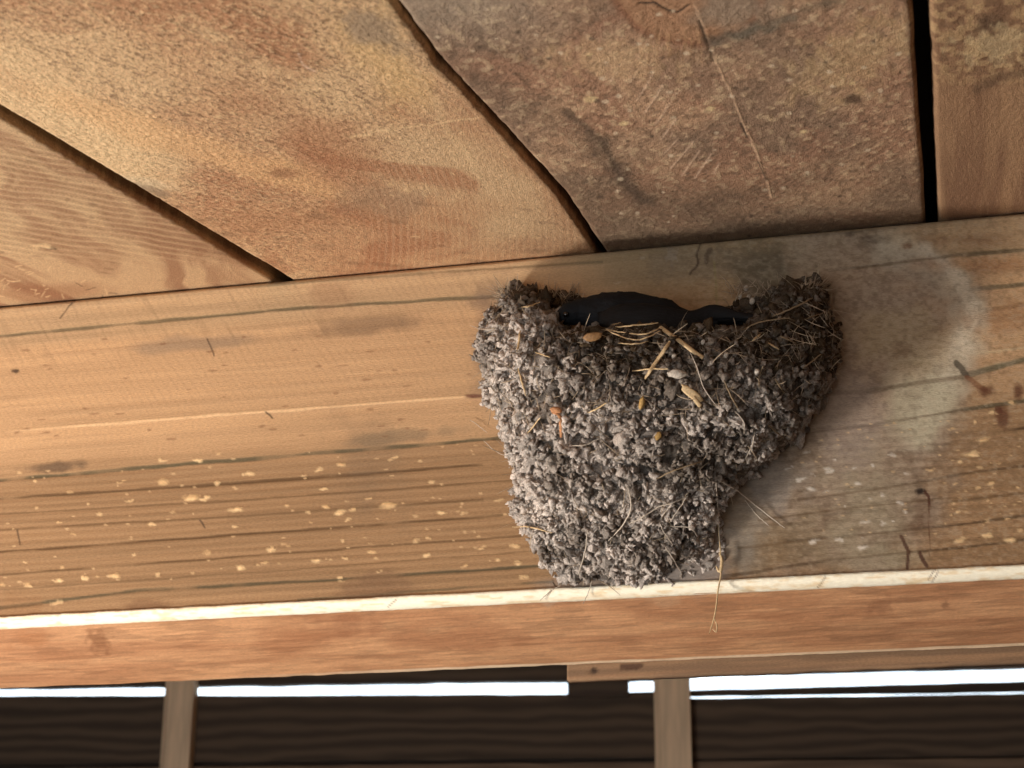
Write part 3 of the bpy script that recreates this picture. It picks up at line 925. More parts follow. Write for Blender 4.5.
o = wall_box('cladding_board', UL, UR, on_wall(512, 830)[1], on_wall(512, 763.5)[1], 0, .018, far_board_mat(5, lin(96, 76, 60), lin(120, 96, 76)), .001, 39)
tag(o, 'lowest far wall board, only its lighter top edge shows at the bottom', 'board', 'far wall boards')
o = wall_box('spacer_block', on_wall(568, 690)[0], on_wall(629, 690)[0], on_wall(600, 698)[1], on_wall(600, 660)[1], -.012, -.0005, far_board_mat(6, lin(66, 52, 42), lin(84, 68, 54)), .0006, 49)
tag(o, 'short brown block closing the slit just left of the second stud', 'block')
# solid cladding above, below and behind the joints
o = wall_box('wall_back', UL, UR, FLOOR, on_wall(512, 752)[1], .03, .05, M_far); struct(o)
# thin light gap under the left slit stays closed by the lower board


def stud(pxl, pxr, side_px, label, bot):
    u0 = on_wall(pxl, 690, -.034)[0]; u1 = on_wall(pxr, 690, -.034)[0]
    pr_ = [(u0, -.0005), (u0, -.020), (u0 + .014, -.034), (u1 - .002, -.034), (u1, -.032), (u1, -.0005)]
    rows = []
    for z in (FLOOR, .93):
        for (u, d) in pr_:
            p = WO + WU * u + WN * d; rows.append((p[0], p[1], z))
    F = [tuple(map(int, f)) for f in grid_faces(2, 6, True)] + [tuple(range(6)), tuple(range(11, 5, -1))]
    me = mesh_from('stud', rows, F, smooth=False)
    bm = bmesh.new(); bm.from_mesh(me); bmesh.ops.recalc_face_normals(bm, faces=bm.faces); bm.to_mesh(me); bm.free()
    o = link('upright_stud', me, M_stud)
    c = WO + WU * (u0 + u1) / 2; move_origin(o, (c[0], c[1], FLOOR))
    return tag(o, label, 'stud', 'far wall studs')


stud(163, 193.5, 0, 'upright tan stud at lower left, crossing the far wall', 0)
stud(653.5, 690, 0, 'upright tan stud below the nest, right of the short brown block', 0)

# ------------------------------------------------------------------ the nest
rows_px = [  # (left px, right px) outline where the mud meets the beam, from the rim down
    ((506, 303), (826, 295)), ((492, 325), (838, 320)), ((484, 352), (840, 352)), ((492, 385), (836, 380)), ((501, 415), (822, 408)),
    ((512, 445), (800, 436)), ((521, 475), (768, 462)), ((517, 500), (744, 484)), ((522, 525), (726, 508)), ((540, 546), (716, 530)),
    ((548, 568), (690, 558)), ((556, 584), (650, 578))]
bul = [.080, .090, .094, .092, .086, .078, .069, .059, .048, .036, .022, .010]
dip = [.058, .055, .050, .044, .038, .031, .025, .019, .014, .009, .005, .002]
RL = np.array([[*at_y(*a)] for a, b in rows_px]); RR = np.array([[*at_y(*b)] for a, b in rows_px])
vk = np.linspace(0, 1, len(rows_px))


def ip(arr, v): return np.interp(v, vk, arr)


def cup(u, v, off=0.0):
    q = cup0(u, v, off)
    px, py = project(q.reshape(-1, 3)); px = px.reshape(q.shape[:-1]); py = py.reshape(q.shape[:-1])
    d = .010 * (fbm(px / 46, py / 40, 2, 301) - .5) * sstep(0, .15, u) * (1 - sstep(.85, 1, u)) * sstep(.02, .1, v)
    for (x, y, rx, ry, a) in ((572, 402, 10, 9, .010), (600, 440, 14, 6, .006), (650, 472, 20, 8, .009), (715, 468, 16, 10, .008), (575, 428, 8, 6, .005),
                              (560, 372, 14, 8, .004), (740, 400, 8, 8, .006), (700, 430, 20, 6, .005), (620, 405, 16, 5, .004), (536, 512, 6, 5, .006), (770, 345, 12, 6, .005), (690, 355, 30, 7, .005)):
        d = d - a * np.exp(-((px - x) / rx) ** 2 - ((py - y) / ry) ** 2)
    q[..., 1] -= d
    return q


def cup0(u, v, off=0.0):
    """u 0..1 from the left foot to the right foot of the cup, v 0..1 from rim to bottom"""
    a = np.pi * u
    xl, xr = ip(RL[:, 0], v), ip(RR[:, 0], v)
    zl, zr = ip(RL[:, 2], v), ip(RR[:, 2], v)
    b = ip(bul, v); dp = ip(dip, v)
    cx = (xl + xr) / 2; hw = (xr - xl) / 2
    s = np.sin(a); c = -np.cos(a)
    hw = hw - .0035
    x = cx + (hw + off) * np.sign(c) * np.abs(c) ** .85
    y = -(b + off) * s ** .8
    rimk = np.exp(-(v / .12) ** 2)
    shape = s ** 1.3 + rimk * (.16 * np.exp(-((u - .34) / .035) ** 2) - .13 * np.exp(-((u - .21) / .06) ** 2) + .18 * np.exp(-((u - .69) / .08) ** 2) - .05 * np.exp(-((u - .85) / .05) ** 2))
    z = (zl + zr) / 2 + (zr - zl) / 2 * c - dp * shape
    return np.stack([x, y, z], -1)


nest = bpy.data.objects.new('mud_nest', None); COL.objects.link(nest)
NO = np.array([*at_y(655, 585)]); NO[1] = 0
nest.location = NO
tag(nest, 'grey half-cup bird nest of mud pellets and straw stuck to the beam', 'nest')


def nest_part(name, me, mat, label=None):
    o = link(name, me, mat, nest)
    move_origin(o, NO); o.location = (0, 0, 0)
    if label: o['label'] = label
    return o


nu, nv = 260, 200
uu, vv = np.meshgrid(np.linspace(0, 1, nu), np.linspace(0, 1, nv))
P0 = cup(uu.ravel(), vv.ravel())
eps = 1e-3
def cup_normal(u, v):
    a = cup(np.clip(u + eps, 0, 1), v) - cup(np.clip(u - eps, 0, 1), v)
    b = cup(u, np.clip(v + eps, 0, 1)) - cup(u, np.clip(v - eps, 0, 1))
    nn = np.cross(b, a)
    nn /= np.linalg.norm(nn, axis=-1, keepdims=True) + 1e-12
    return np.where((nn[..., 1:2] > 0), -nn, nn)
N0 = cup_normal(np.clip(uu.ravel(), .01, .99), np.clip(vv.ravel(), .01, .99))
dsp = .006 * (fbm(P0[:, 0] * 90, P0[:, 2] * 90, 4, 111) - .6) + .004 * (fbm(P0[:, 0] * 300, P0[:, 2] * 300 + P0[:, 1] * 300, 3, 112) - .5)
Pout = P0 + N0 * dsp[:, None]
# inner bowl
ri = np.linspace(0, 1, 40)
inner = []
for t in ri:
    q = cup(np.linspace(0, 1, nu), np.full(nu, .0))
    cx = (RL[0, 0] + RR[0, 0]) / 2
    sc = (1 - .17 * sstep(0, .25, t)) * math.sqrt(max(0, 1 - (t * .98) ** 3))
    q[:, 0] = cx + (q[:, 0] - cx) * sc; q[:, 1] = q[:, 1] * sc
    q[:, 2] = q[:, 2] + .004 * math.sin(min(t * 6, math.pi)) - .045 * t ** 1.1
    inner.append(q)
inner = np.concatenate(inner[::-1])
inner[:, 2] += .004 * (fbm(inner[:, 0] * 200, inner[:, 1] * 200, 3, 5) - .5)
allP = np.concatenate([inner, Pout])
allP[:, 1] = np.minimum(allP[:, 1], -.0002)
cc = np.tile(lin(96, 84, 74), (len(allP), 1))
cupmesh = mesh_from('mud_cup', allP, grid_faces(40 + nv, nu), None)
bvh = BVHTree.FromPolygons([tuple(map(float, p)) for p in allP], [tuple(map(int, f)) for f in grid_faces(40 + nv, nu)])


# pellets -----------------------------------------------------------
def ico(sub):
    bm = bmesh.new(); bmesh.ops.create_icosphere(bm, subdivisions=sub, radius=1)
    V = np.array([v.co[:] for v in bm.verts]); F = np.array([[v.index for v in f.verts] for f in bm.faces]); bm.free()
    return V, F


def n3(V, seed, f):
    return (noise(V[:, 0] * f + 11, V[:, 1] * f + 7, seed) + noise(V[:, 1] * f + 3, V[:, 2] * f + 5, seed + 1) + noise(V[:, 2] * f + 9, V[:, 0] * f + 1, seed + 2)) / 3 - .5


I3, F3 = ico(3); I2, F2 = ico(2)
lib3 = [I3 * (1 + 1.7 * n3(I3, s * 7, 1.6) + 2.0 * n3(I3, s * 7 + 3, 4.1))[:, None] for s in range(24)]
lib2 = [I2 * (1 + 1.9 * n3(I2, s * 7 + 900, 1.7) + 1.9 * n3(I2, s * 7 + 903, 4.0))[:, None] for s in range(24)]


def brownness(px, py):
    """peaty, browner mud in the upper band; peat and painted-in shade to the right"""
    b = 1 - sstep(345, 440, py + 30 * (fbm(px / 30, py / 30, 3, 5) - .5) * 2 + 80 * (1 - sstep(520, 600, px)))
    b = np.maximum(b, .75 * (1 - sstep(.5, 1.1, np.hypot((px - 690) / 70, (py - 460) / 34) + .6 * (fbm(px / 14, py / 14, 3, 6) - .5))))
    b = np.maximum(b, .6 * sstep(.55, .68, fbm(px / 26, py / 22, 3, 17)))
    b = np.maximum(b, .45 * sstep(735, 800, px))  # right flank: the brown tint also carries its shade
    return b


LV, LF, LC = [], [], []
off = 0
def put(lib, faces, pos, nrm, r, col):
    global off
    V = lib[rng.integers(len(lib))]
    q = rng.normal(size=4); q /= np.linalg.norm(q)
    w, x, y, z = q
    Rm = np.array([[1 - 2 * (y * y + z * z), 2 * (x * y - z * w), 2 * (x * z + y * w)], [2 * (x * y + z * w), 1 - 2 * (x * x + z * z), 2 * (y * z - x * w)], [2 * (x * z - y * w), 2 * (y * z + x * w), 1 - 2 * (x * x + y * y)]])
    s = r * rng.uniform(.4, 1.9, 3)
    W_ = (V * s) @ Rm.T + pos
    LV.append(W_); LF.append(faces + off); off += len(V)
    t = ((V * V).sum(1) ** .5 - 1.0)
    LC.append(col[None] * (1 + .25 * t)[:, None])


def sample(nn_, vlo=0.0, vhi=1.0):
    u = rng.uniform(0, 1, nn_ * 3); v = rng.uniform(vlo, vhi, nn_ * 3)
    # even spread over the surface
    e = 2e-3
    a = np.linalg.norm(np.cross((cup(np.clip(u + e, 0, 1), v) - cup(np.clip(u - e, 0, 1), v)), (cup(u, np.clip(v + e, 0, 1)) - cup(u, np.clip(v - e, 0, 1)))), axis=1)
    k = rng.choice(len(u), nn_, replace=False, p=a / a.sum())
    return u[k], v[k]


def pcol(p, k):
    px, py = project(p)
    b = brownness(px, py)
    c = lerpc(np.tile(lin(210, 194, 180), (len(p), 1)), lin(84, 68, 50), np.clip(b * rng.uniform(.7, 1.15, len(p)), 0, 1))
    return c * rng.uniform(.6, 1.2, (len(p), 1))


# the mud is rendered in clumps: centres stand proud, the joints between them stay dark
u_, v_ = sample(2600)
p_ = cup(u_, v_); n_ = cup_normal(np.clip(u_, .01, .99), np.clip(v_, .01, .99))
lump = fbm(p_[:, 0] * 120, p_[:, 2] * 120 - p_[:, 1] * 60, 3, 200)
c_ = pcol(p_, 0)
hole = fbm(p_[:, 0] * 210, p_[:, 2] * 210 - p_[:, 1] * 120, 2, 230)
for i in range(len(p_)):
    if hole[i] < .44: continue
    r = rng.uniform(.0013, .0032)
    put(lib3, F3, p_[i] + n_[i] * (rng.uniform(-.003, .0015) + .013 * (lump[i] - .5)), n_[i], r, c_[i])
u_, v_ = sample(15000)
p_ = cup(u_, v_); n_ = cup_normal(np.clip(u_, .01, .99), np.clip(v_, .01, .99))
lump = fbm(p_[:, 0] * 120, p_[:, 2] * 120 - p_[:, 1] * 60, 3, 200)
c_ = pcol(p_, 1)
hole = fbm(p_[:, 0] * 210, p_[:, 2] * 210 - p_[:, 1] * 120, 2, 230)
for i in range(len(p_)):
    if hole[i] < .45 and rng.uniform() < .93: continue
    put(lib2, F2, p_[i] + n_[i] * (rng.uniform(-.001, .0045) + .014 * (lump[i] - .5)), n_[i], rng.uniform(.0006, .0016), c_[i])
# rim crumbs
for i in range(900):
    u = rng.uniform(0, 1); q = cup(np.array([u]), np.array([0.]))[0]
    t = rng.uniform(0, 1)
    cx = (RL[0, 0] + RR[0, 0]) / 2
    sc = 1 - .17 * t
    q = np.array([cx + (q[0] - cx) * sc, q[1] * sc, q[2] + .003 + rng.uniform(-.003, .003)])
    side = abs(u - .5) * 2
    if side > .8 and rng.uniform() < .6: q[2] += rng.uniform(0, .004) * (1 if u < .5 else .7)
    col = pcol(q[None], 0)[0] * (.9 if u < .5 else .8)
    put(lib2, F2, q, None, rng.uniform(.0012, .0034), col)
# mud and fluff of the back rim, against the beam behind the bird
for i in range(420):
    if i % 2: px, py = rng.uniform(528, 580), 0; py = rng.uniform(290 + .12 * (px - 528), 318)
    else: px, py = rng.uniform(728, 800), 0; py = rng.uniform(306 - .30 * (px - 728), 324)
    q = at_y(px, py, -rng.uniform(0, .012))
    put(lib2, F2, q, None, rng.uniform(.0008, .0024), pcol(q[None], 0)[0] * .85)
# crumbs at the nest's foot on the beam and a few stray ones
for i in range(340):
    px, py = rng.uniform(540, 725), rng.uniform(520, 588)
    q = at_y(px, py); q[1] = -rng.uniform(0, .001)
    if (px - 640) ** 2 / 90 ** 2 + (py - 545) ** 2 / 42 ** 2 < 1:
        put(lib2, F2, q, None, rng.uniform(.0006, .0018), pcol(q[None], 0)[0] * .9)
PV = np.concatenate(LV); PF = np.concatenate(LF); PC = np.concatenate(LC)
PV[:, 1] = np.minimum(PV[:, 1], -.0002)

cq = pcol(allP, 0) * .42
at = cupmesh.color_attributes.new('paint', 'FLOAT_COLOR', 'POINT')
c4 = np.ones((len(allP), 4), dtype=np.float32); c4[:, :3] = cq; at.data.foreach_set('color', c4.ravel())
# one continuous body of mud: cup and pellets in one mesh
b_off = len(allP)
quads = grid_faces(40 + nv, nu)
tri = np.concatenate([quads[:, [0, 1, 2]], quads[:, [0, 2, 3]]])
body = mesh_from('mud_cup', np.concatenate([allP, PV]), np.concatenate([tri, PF + b_off]), np.concatenate([cq, PC]), smooth=False)
nest_part('mud_cup', body, M_mud)
full = BVHTree.FromPolygons([tuple(map(float, p)) for p in PV[::1]], [tuple(map(int, f)) for f in PF])


# straws ------------------------------------------------------------
def surf(px, py, lift=.0015, ymin=None):
    v = Vector(ray(px, py)).normalized(); o = Vector(CAM)
    best = None
    for b in (bvh, full):
        h = b.ray_cast(o, v, 3.0)
        if h[0] is not None and (best is None or h[3] < best): best = h[3]
    p = at_y(px, py, 0.0)
    dw = np.linalg.norm(p - CAM)
    if best is None or best > dw: best = dw
    return np.array(o + v * (best - lift))


def resample(pts, k):
    pts = np.array(pts, float)
    if len(pts) == 2: t = np.linspace(0, 1, k)[:, None]; return pts[0] * (1 - t) + pts[1] * t
    out = []
    ext = np.vstack([2 * pts[0] - pts[1], pts, 2 * pts[-1] - pts[-2]])
    segs = len(pts) - 1
    for i in range(k):
        s = i / (k - 1) * segs; j = min(int(s), segs - 1); t = s - j
        a, b, c, d = ext[j:j + 4]
        out.append(.5 * (2 * b + (c - a) * t + (2 * a - 5 * b + 4 * c - d) * t * t + (3 * b - a - 3 * c + d) * t ** 3))
    return np.array(out)


def tube_geo(path, r, flat=1.0, sides=6, taper=.5, nrm=None):
    path = np.array(path); k = len(path)
    T = np.gradient(path, axis=0); T /= np.linalg.norm(T, axis=1, keepdims=True) + 1e-12
    ref = nrm if nrm is not None else np.array([0.2, -1, .1])
    V = []
    for i in range(k):
        s = np.cross(T[i], ref); s /= np.linalg.norm(s) + 1e-9
        t2 = np.cross(s, T[i])
        tt = i / (k - 1)
        rr = r * (1 - taper * abs(2 * tt - 1) ** 3)
        for a in range(sides):
            an = 2 * math.pi * a / sides
            V.append(path[i] + s * rr * math.cos(an) + t2 * rr * flat * math.sin(an))
    F = [tuple(f) for f in grid_faces(k, sides, True)]
    F += [tuple(range(sides)), tuple((k - 1) * sides + a for a in range(sides))[::-1]]
    return V, F


PX = .00062                          # one pixel of the photo at the nest, in metres


def straw(name, pts, w, mat, label=None, flat=.6, lift=.0022, taper=.5, jit=.0004):
    pts2 = resample(pts, max(8, 4 * len(pts)))
    P3 = np.array([surf(a, b, lift) for a, b in pts2])
    # a stiff straw bridges the hollows: keep to a smooth line in front of the mud
    dd = np.linalg.norm(P3 - CAM, axis=1)
    sm = dd.copy()
    for _ in range(12):
        sm[1:-1] = np.minimum((sm[:-2] + sm[2:]) / 2, sm[1:-1] * .7 + .3 * (sm[:-2] + sm[2:]) / 2)
        sm = np.minimum(sm, dd)
    P3 = CAM + (P3 - CAM) * (sm / dd)[:, None]
    P3 += rng.normal(size=P3.shape) * jit * .3
    V, F = tube_geo(P3, w * PX / 2, flat=flat, taper=taper)
    me = mesh_from(name, V, F)
    return nest_part(name, me, mat, label)


straw('straw', [(660, 327), (703, 358)], 5.0, M_straw, 'thick flat pale straw slanting below the rim', flat=.35, taper=.1)
straw('straw', [(670, 341), (663, 352), (652, 368), (645, 379)], 4.0, M_straw, 'flat straw blade that narrows at its lower end', flat=.3)
for q, w in ((((606, 329), (625, 333), (645, 334), (662, 327)), 1.7), (((607, 330), (620, 336), (635, 340), (648, 337), (660, 331)), 1.7), (((615, 327), (640, 325), (658, 323)), 2.0),
             (((612, 325), (630, 321), (655, 323)), 1.5), (((618, 343), (635, 344), (648, 341)), 1.4)):
    straw('straw', q, w, M_straw)
for q, w in ((((632, 371), (650, 369), (668, 369)), 1.8), (((752, 341), (761, 334)), 2.2), (((768, 343), (779, 349)), 2.2), (((588, 413), (598, 408), (606, 403)), 2.0),
             (((517, 353), (519, 342), (520, 331)), 2.4), (((535, 352), (550, 357)), 1.8), (((518, 368), (522, 382), (526, 396)), 2.0), (((527, 434), (540, 418)), 1.7),
             (((512, 527), (530, 527), (552, 533)), 1.8), (((521, 307), (530, 306), (540, 302)), 1.6), (((616, 302), (621, 312)), 1.3), (((663, 298), (669, 312)), 1.5)):
    straw('straw', q, w, M_straw)
for q, w in ((((772, 317), (795, 307), (813, 298)), 2.0), (((780, 336), (796, 343)), 2.0), (((806, 319), (826, 312)), 1.4), (((803, 369), (821, 354)), 1.4),
             (((760, 388), (759, 378), (763, 366)), 1.4), (((775, 379), (784, 393)), 1.8), (((768, 425), (783, 438)), 2.2), (((656, 479), (675, 470), (703, 461)), 1.6),
             (((724, 380), (733, 400), (741, 412)), 1.8), (((726, 390), (734, 387)), 1.6), (((742, 330), (760, 322), (790, 318)), 1.6)):
    straw('straw', q, w, M_straw_dk)
for q, w in ((((690, 352), (697, 368), (703, 386), (712, 400), (718, 407)), 1.1), (((735, 411), (744, 422), (744, 434)), 1.1), (((608, 541), (622, 526), (631, 508), (628, 488)), 1.6),
             (((628, 524), (645, 516), (658, 507), (672, 503), (688, 496)), 1.5), (((659, 521), (670, 506)), 1.1), (((669, 523), (679, 509), (686, 498)), 1.2),
             (((718, 480), (735, 489), (750, 501), (768, 515), (785, 528)), 1.3), (((745, 500), (757, 515), (769, 526)), 1.0), (((659, 522), (665, 534), (673, 545)), 1.1), (((667, 526), (690, 528), (700, 540)), 1.1),
             (((571, 446), (585, 445), (598, 439)), 1.3), (((470, 420), (478, 425), (487, 433)), .7), (((484, 441), (495, 451), (508, 457)), .9), (((470, 325), (480, 329), (490, 330)), .8),
             (((588, 530), (585, 552), (578, 575)), 1.4), (((665, 547), (672, 557), (681, 572)), 1.2), (((755, 430), (752, 445), (745, 460)), 1.0),
             (((716, 480), (718, 510), (720, 545)), 1.1), (((540, 600), (552, 590), (560, 586)), .8), (((583, 604), (590, 588), (592, 578)), .8)):
    straw('rootlet', q, w, M_root, flat=1.0)
# hanging thread with a forked end
tp = [(717, 520), (720, 545), (721, 572), (718, 590), (716, 608), (713, 622), (709, 634)]
P3 = [at_y(a, b, -.006) for a, b in resample(tp, 30)]
V1, F1 = tube_geo(P3, .00050, flat=1, taper=.5)
P3b = [at_y(a, b, -.006) for a, b in resample([(714, 618), (717, 626), (716, 632), (713, 629)], 10)]
V2, F2_ = tube_geo(P3b, .0004, flat=1, taper=.5)
kk = len(V1)
P3c = [at_y(a, b, -.006) for a, b in resample([(719, 552), (722, 560), (720, 572), (716, 566)], 10)]
V3, F3_ = tube_geo(P3c, .0011, flat=1, taper=.8)
k2 = kk + len(V2)
nest_part('hanging_thread', mesh_from('hanging_thread', V1 + V2 + V3, F1 + [tuple(i + kk for i in f) for f in F2_] + [tuple(i + k2 for i in f) for f in F3_]), M_straw,
          'pale thread hanging from the nest below the beam edge')


# husks and chips
def husk(name, cx, cy, ln, wd, ang, mat, label, thick=.5, lift=.002, seed=0):
    c = surf(cx, cy, lift)
    ca, sa = math.cos(ang), math.sin(ang)
    a = surf(cx + ln / 2 * ca, cy + ln / 2 * sa, lift); b = surf(cx - ln / 2 * ca, cy - ln / 2 * sa, lift)
    dcam = min(np.linalg.norm(q - CAM) for q in (a, b, c))
    ctr = at_y(cx, cy, 0); ctr = CAM + (ctr - CAM) / np.linalg.norm(ctr - CAM) * (dcam)
    s = dcam / FPX
    right, up, back = R[:, 0], R[:, 1], R[:, 2]
    V = I3 * (1 + .5 * n3(I3, seed, 1.5) + .6 * n3(I3, seed + 3, 3.5))[:, None]
    L_, W_ = ln / 2 * s, wd / 2 * s
    q = np.stack([V[:, 0] * L_, V[:, 1] * W_, V[:, 2] * W_ * thick], 1)
    x = q[:, 0] * ca + q[:, 1] * sa; y = -q[:, 0] * sa + q[:, 1] * ca
    Wd = ctr + x[:, None] * right + y[:, None] * up + q[:, 2:3] * back
    return nest_part(name, mesh_from(name, Wd, F3), mat, label)


husk('seed_husk', 677, 374, 19, 9, .05, M_husk, 'pale grey seed husk on the front of the nest', seed=4)
husk('seed_husk', 592, 337, 19, 9, -.2, M_brownhusk, 'brown oval seed husk just under the rim', seed=9)
husk('wood_chip', 692, 394, 26, 9, .62, M_straw, 'frayed orange-tan wood chip', thick=.3, seed=12)
husk('wood_chip', 697, 402, 14, 5, .9, M_straw, None, thick=.3, seed=15)
husk('wood_chip', 642, 403, 6, 13, .2, M_ochre, 'small ochre chip', thick=.4, seed=19)
husk('wood_chip', 658, 436, 6, 9, .5, M_ochre, None, thick=.4, seed=23)
husk('wood_chip', 674, 357, 5, 7, .3, M_husk, None, thick=.6, seed=26)
husk('dry_leaf', 714, 317, 22, 4.6, -.24, M_ochre, 'ochre leaf scrap on the rim beside the bird', thick=.3, lift=.004, seed=30)
husk('bark_curl', 556, 410, 11, 6, .2, M_orange, 'curl of orange bark on the left of the nest', thick=.8, seed=33)
straw('bark_curl', [(552, 412), (559, 415), (561, 425), (561, 437)], 3.6, M_orange, flat=.4, taper=.3)
for (a, b, r, s) in ((746, 288, 4, 1), (749, 297, 4, 2), (740, 297, 4, 3), (752, 301, 5, 4), (726, 355, 5, 5), (703, 342, 4, 6), (757, 372, 5, 7)):
    husk('down_flake', a, b, r, r * 1.4, .3, M_husk, None, seed=40 + s)

# fine fibres, too many to count
FV, FF = [], []; fo = 0
def fibre(p, d, ln, r, bend):
    global fo
    k = 6
    path = [p + d * ln * t + bend * ln * t * t for t in np.linspace(0, 1, k)]
    V, F = tube_geo(path, r, flat=.9, sides=3, taper=.6)
    FV.extend(V); FF.extend([tuple(int(i) + fo for i in f) for f in F]); fo += len(V)
u_, v_ = sample(1800)
w_ = 1 - v_
p_ = cup(u_, v_); n_ = cup_normal(np.clip(u_, .01, .99), np.clip(v_, .01, .99))
for i in range(len(p_)):
    t = rng.normal(size=3); t -= n_[i] * np.dot(t, n_[i]) * rng.uniform(.5, 1.0); t /= np.linalg.norm(t)
    if rng.uniform() < .3 + .7 * (v_[i] < .35):
        fibre(p_[i] + n_[i] * rng.uniform(.001, .005), t, rng.uniform(.004, .016), rng.uniform(.00012, .00032), rng.normal(size=3) * .3)
for i in range(420):               # tufts standing on the rim
    u = rng.choice([rng.uniform(.0, .16), rng.uniform(0, 1), rng.uniform(.84, 1)]); q = cup(np.array([u]), np.array([0.]))[0]
    q[2] += .002
    d = np.array([rng.normal() * .8, rng.normal() * .5, rng.uniform(.0, 1.0) if (u < .18 or u > .82) else rng.uniform(-.4, .3)]); d /= np.linalg.norm(d)
    fibre(q, d, rng.uniform(.004, .012), rng.uniform(.00015, .00035), rng.normal(size=3) * .3)
for i in range(300):               # fluff against the beam at both ends of the rim
    px = rng.uniform(524, 582) if i % 3 else rng.uniform(728, 830)
    q = at_y(px, rng.uniform(294, 316) - (0 if i % 3 else 6), -rng.uniform(.001, .012))
    d = np.array([rng.normal() * .6, -rng.uniform(0, .4), rng.uniform(.1, 1.0)]); d /= np.linalg.norm(d)
    fibre(q, d, rng.uniform(.004, .011), rng.uniform(.00015, .0004), rng.normal(size=3) * .3)
FV = np.array(FV); FV[:, 1] = np.minimum(FV[:, 1], -.0003)
fb = nest_part('fibres', mesh_from('fibres', FV, FF), plain('pale_fibre', lin(172, 150, 124), rough=.7, var=.35, scale=(150, 150, 150), bump=.1), 'fine hair-like plant fibres over the mud')
fb['kind'] = 'stuff'

# ------------------------------------------------------------------ the bird
M_bird = plain('blue_black_plumage', lin(20, 21, 24), rough=.75, var=.35, scale=(300, 900, 300), bump=.7, spec=.25)
M_wing = plain('dark_flight_feather', lin(22, 21, 22), rough=.7, var=.3, scale=(120, 900, 600), bump=.5, spec=.25)
M_beak = plain('dark_horn', lin(56, 50, 46), rough=.4, var=.1, scale=(200, 200, 200), bump=.1, spec=.5)
M_gape = plain('pale_gape', lin(196, 178, 140), rough=.5, var=.1, scale=(200, 200, 200), bump=.1)
M_eye = plain('eye_black', lin(12, 11, 11), rough=.12, var=.1, scale=(50, 50, 50), bump=0, spec=.8)
YBIRD = -.046
bird = bpy.data.objects.new('small_black_bird', None); COL.objects.link(bird)
BOo = at_y(625, 336, YBIRD); bird.location = BOo
tag(bird, 'small blue-black bird lying low in the mud nest, head to the left', 'bird')


def bird_part(name, me, mat, label=None):
    o = link(name, me, mat, bird)
    move_origin(o, BOo); o.location = (0, 0, 0)
    if label: o['label'] = label
    return o


# spine: (px, py, y offset, half width, half height in px units)
sp = [(556, 320, -.012, 3, 2.5), (559, 319, -.0115, 8, 7), (565, 317.5, -.010, 13, 11), (573, 316, -.008, 15, 12.5), (582, 315, -.006, 16, 13.5), (592, 317, -.004, 20, 19),
      (606, 320, -.002, 26, 26), (622, 323, 0, 30, 30), (640, 325, .001, 31, 30), (658, 326, .001, 29, 28), (672, 326, .001, 25, 24), (684, 328, .001, 19, 17),
      (696, 330, .001, 15, 12), (708, 328, .001, 10, 8), (718, 326, .001, 6, 4)]
kS = 44
ts = np.linspace(0, len(sp) - 1, kS)
spn = np.array(sp, float)
spn[:, 1] -= 3
cs = resample(spn[:, :2], kS)
oth = np.stack([np.interp(ts, np.arange(len(sp)), spn[:, i]) for i in (2, 3, 4)], 1)
rings_ = []; na = 40
for i in range(kS):
    c = at_y(cs[i][0], cs[i][1], YBIRD + oth[i, 0])
    for a in range(na):
        an = 2 * math.pi * a / na
        wob = 1 + .16 * (fbm(np.array([i * .9]), np.array([a * .9]), 3, 5)[0] - .5) + .10 * (noise(np.array([i * 1.7]), np.array([a * 1.9]), 8)[0] - .5)
        rings_.append(c + np.array([0, math.cos(an) * oth[i, 1] * PX * .95 * wob, math.sin(an) * oth[i, 2] * PX * wob]))
F = [tuple(map(int, f)) for f in grid_faces(kS, na, True)] + [tuple(range(na)), tuple((kS - 1) * na + a for a in range(na))[::-1]]
bird_part('body', mesh_from('body', rings_, F), M_bird)


def cone_path(pts, radii, name, mat, flat=1.0, label=None, ref=None):
    P = np.array(pts); V = []
    T = np.gradient(P, axis=0); T /= np.linalg.norm(T, axis=1, keepdims=True)
    for i in range(len(P)):
        s = np.cross(T[i], ref if ref is not None else np.array([0, 1., 0])); s /= np.linalg.norm(s)
        t2 = np.cross(s, T[i])
        for a in range(10):
            an = 2 * math.pi * a / 10
            V.append(P[i] + s * radii[i] * math.cos(an) * flat + t2 * radii[i] * math.sin(an))
    F = [tuple(map(int, f)) for f in grid_faces(len(P), 10, True)] + [tuple(range(10)), tuple((len(P) - 1) * 10 + a for a in range(10))[::-1]]
    return bird_part(name, mesh_from(name, V, F), mat, label)


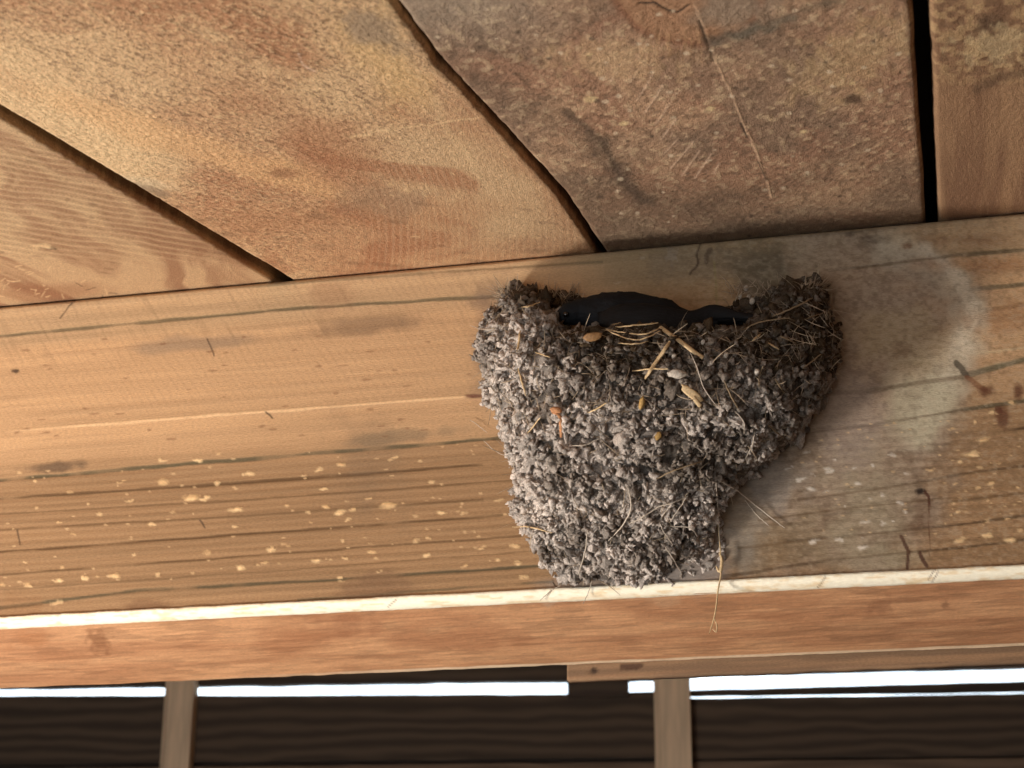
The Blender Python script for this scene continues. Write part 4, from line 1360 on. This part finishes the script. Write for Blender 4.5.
B3_ = lambda px, py, dy=0.: at_y(px, py, YBIRD + dy)
cone_path([B3_(558, 318, -.012), B3_(553, 318.5, -.013), B3_(549, 320, -.014), B3_(546, 322.5, -.0145)], [.0034, .0030, .0019, .0003], 'upper_bill', M_beak, flat=.6)
cone_path([B3_(558, 322, -.012), B3_(553, 322.5, -.013), B3_(549, 323, -.0135)], [.0030, .0024, .0005], 'lower_bill', M_beak, flat=.45)
cone_path([B3_(557, 322.5, -.0150), B3_(555, 321.5, -.0165), B3_(552, 321, -.0165), B3_(549, 321.5, -.0155)], [.0003, .0006, .0006, .0003], 'gape_edge', M_gape, label='pale edge of the gape')
for dy in (-.0170, -.002):
    c = B3_(566, 314.5, dy)
    bird_part('eye', mesh_from('eye', I3 * .0019 + c, F3), M_eye)


def blade(name, pts, ups, thick, mat, label=None):
    """a folded wing or tail feather: a leaf-shaped solid that tapers to its tip; pts along it, ups = half heights"""
    P = resample(pts, 26)
    hs = np.interp(np.linspace(0, 1, 26), np.linspace(0, 1, len(ups)), ups)
    V = []
    for i in range(26):
        for a in range(12):
            an = 2 * math.pi * a / 12
            V.append(P[i] + np.array([0, math.cos(an) * thick * (hs[i] / max(ups)) ** .5, math.sin(an) * hs[i]]))
    F = [tuple(map(int, f)) for f in grid_faces(26, 12, True)] + [tuple(range(12)), tuple(25 * 12 + a for a in range(12))[::-1]]
    return bird_part(name, mesh_from(name, V, F), mat, label)


blade('wing', [B3_(598, 318, -.016), B3_(625, 320, -.020), B3_(660, 321, -.018), B3_(690, 322, -.010), B3_(715, 312, -.004), B3_(755, 319, -.002)],
      [.004, .011, .012, .0095, .0068, .0048, .0008], .0035, M_wing)
blade('wing', [B3_(598, 314, .014), B3_(625, 314, .018), B3_(660, 314, .018), B3_(695, 322, .010), B3_(720, 315, .004), B3_(745, 316, .002)],
      [.004, .011, .012, .009, .0058, .004, .0008], .0035, M_wing)
blade('tail_feather', [B3_(702, 318, -.002), B3_(728, 316, -.001), B3_(755, 318, 0), B3_(778, 320, 0)], [.004, .004, .0025, .0006], .0022, M_wing)
blade('tail_feather', [B3_(702, 320, .004), B3_(728, 319, .006), B3_(752, 321, .009), B3_(768, 323, .012)], [.004, .004, .0025, .0006], .0022, M_wing)
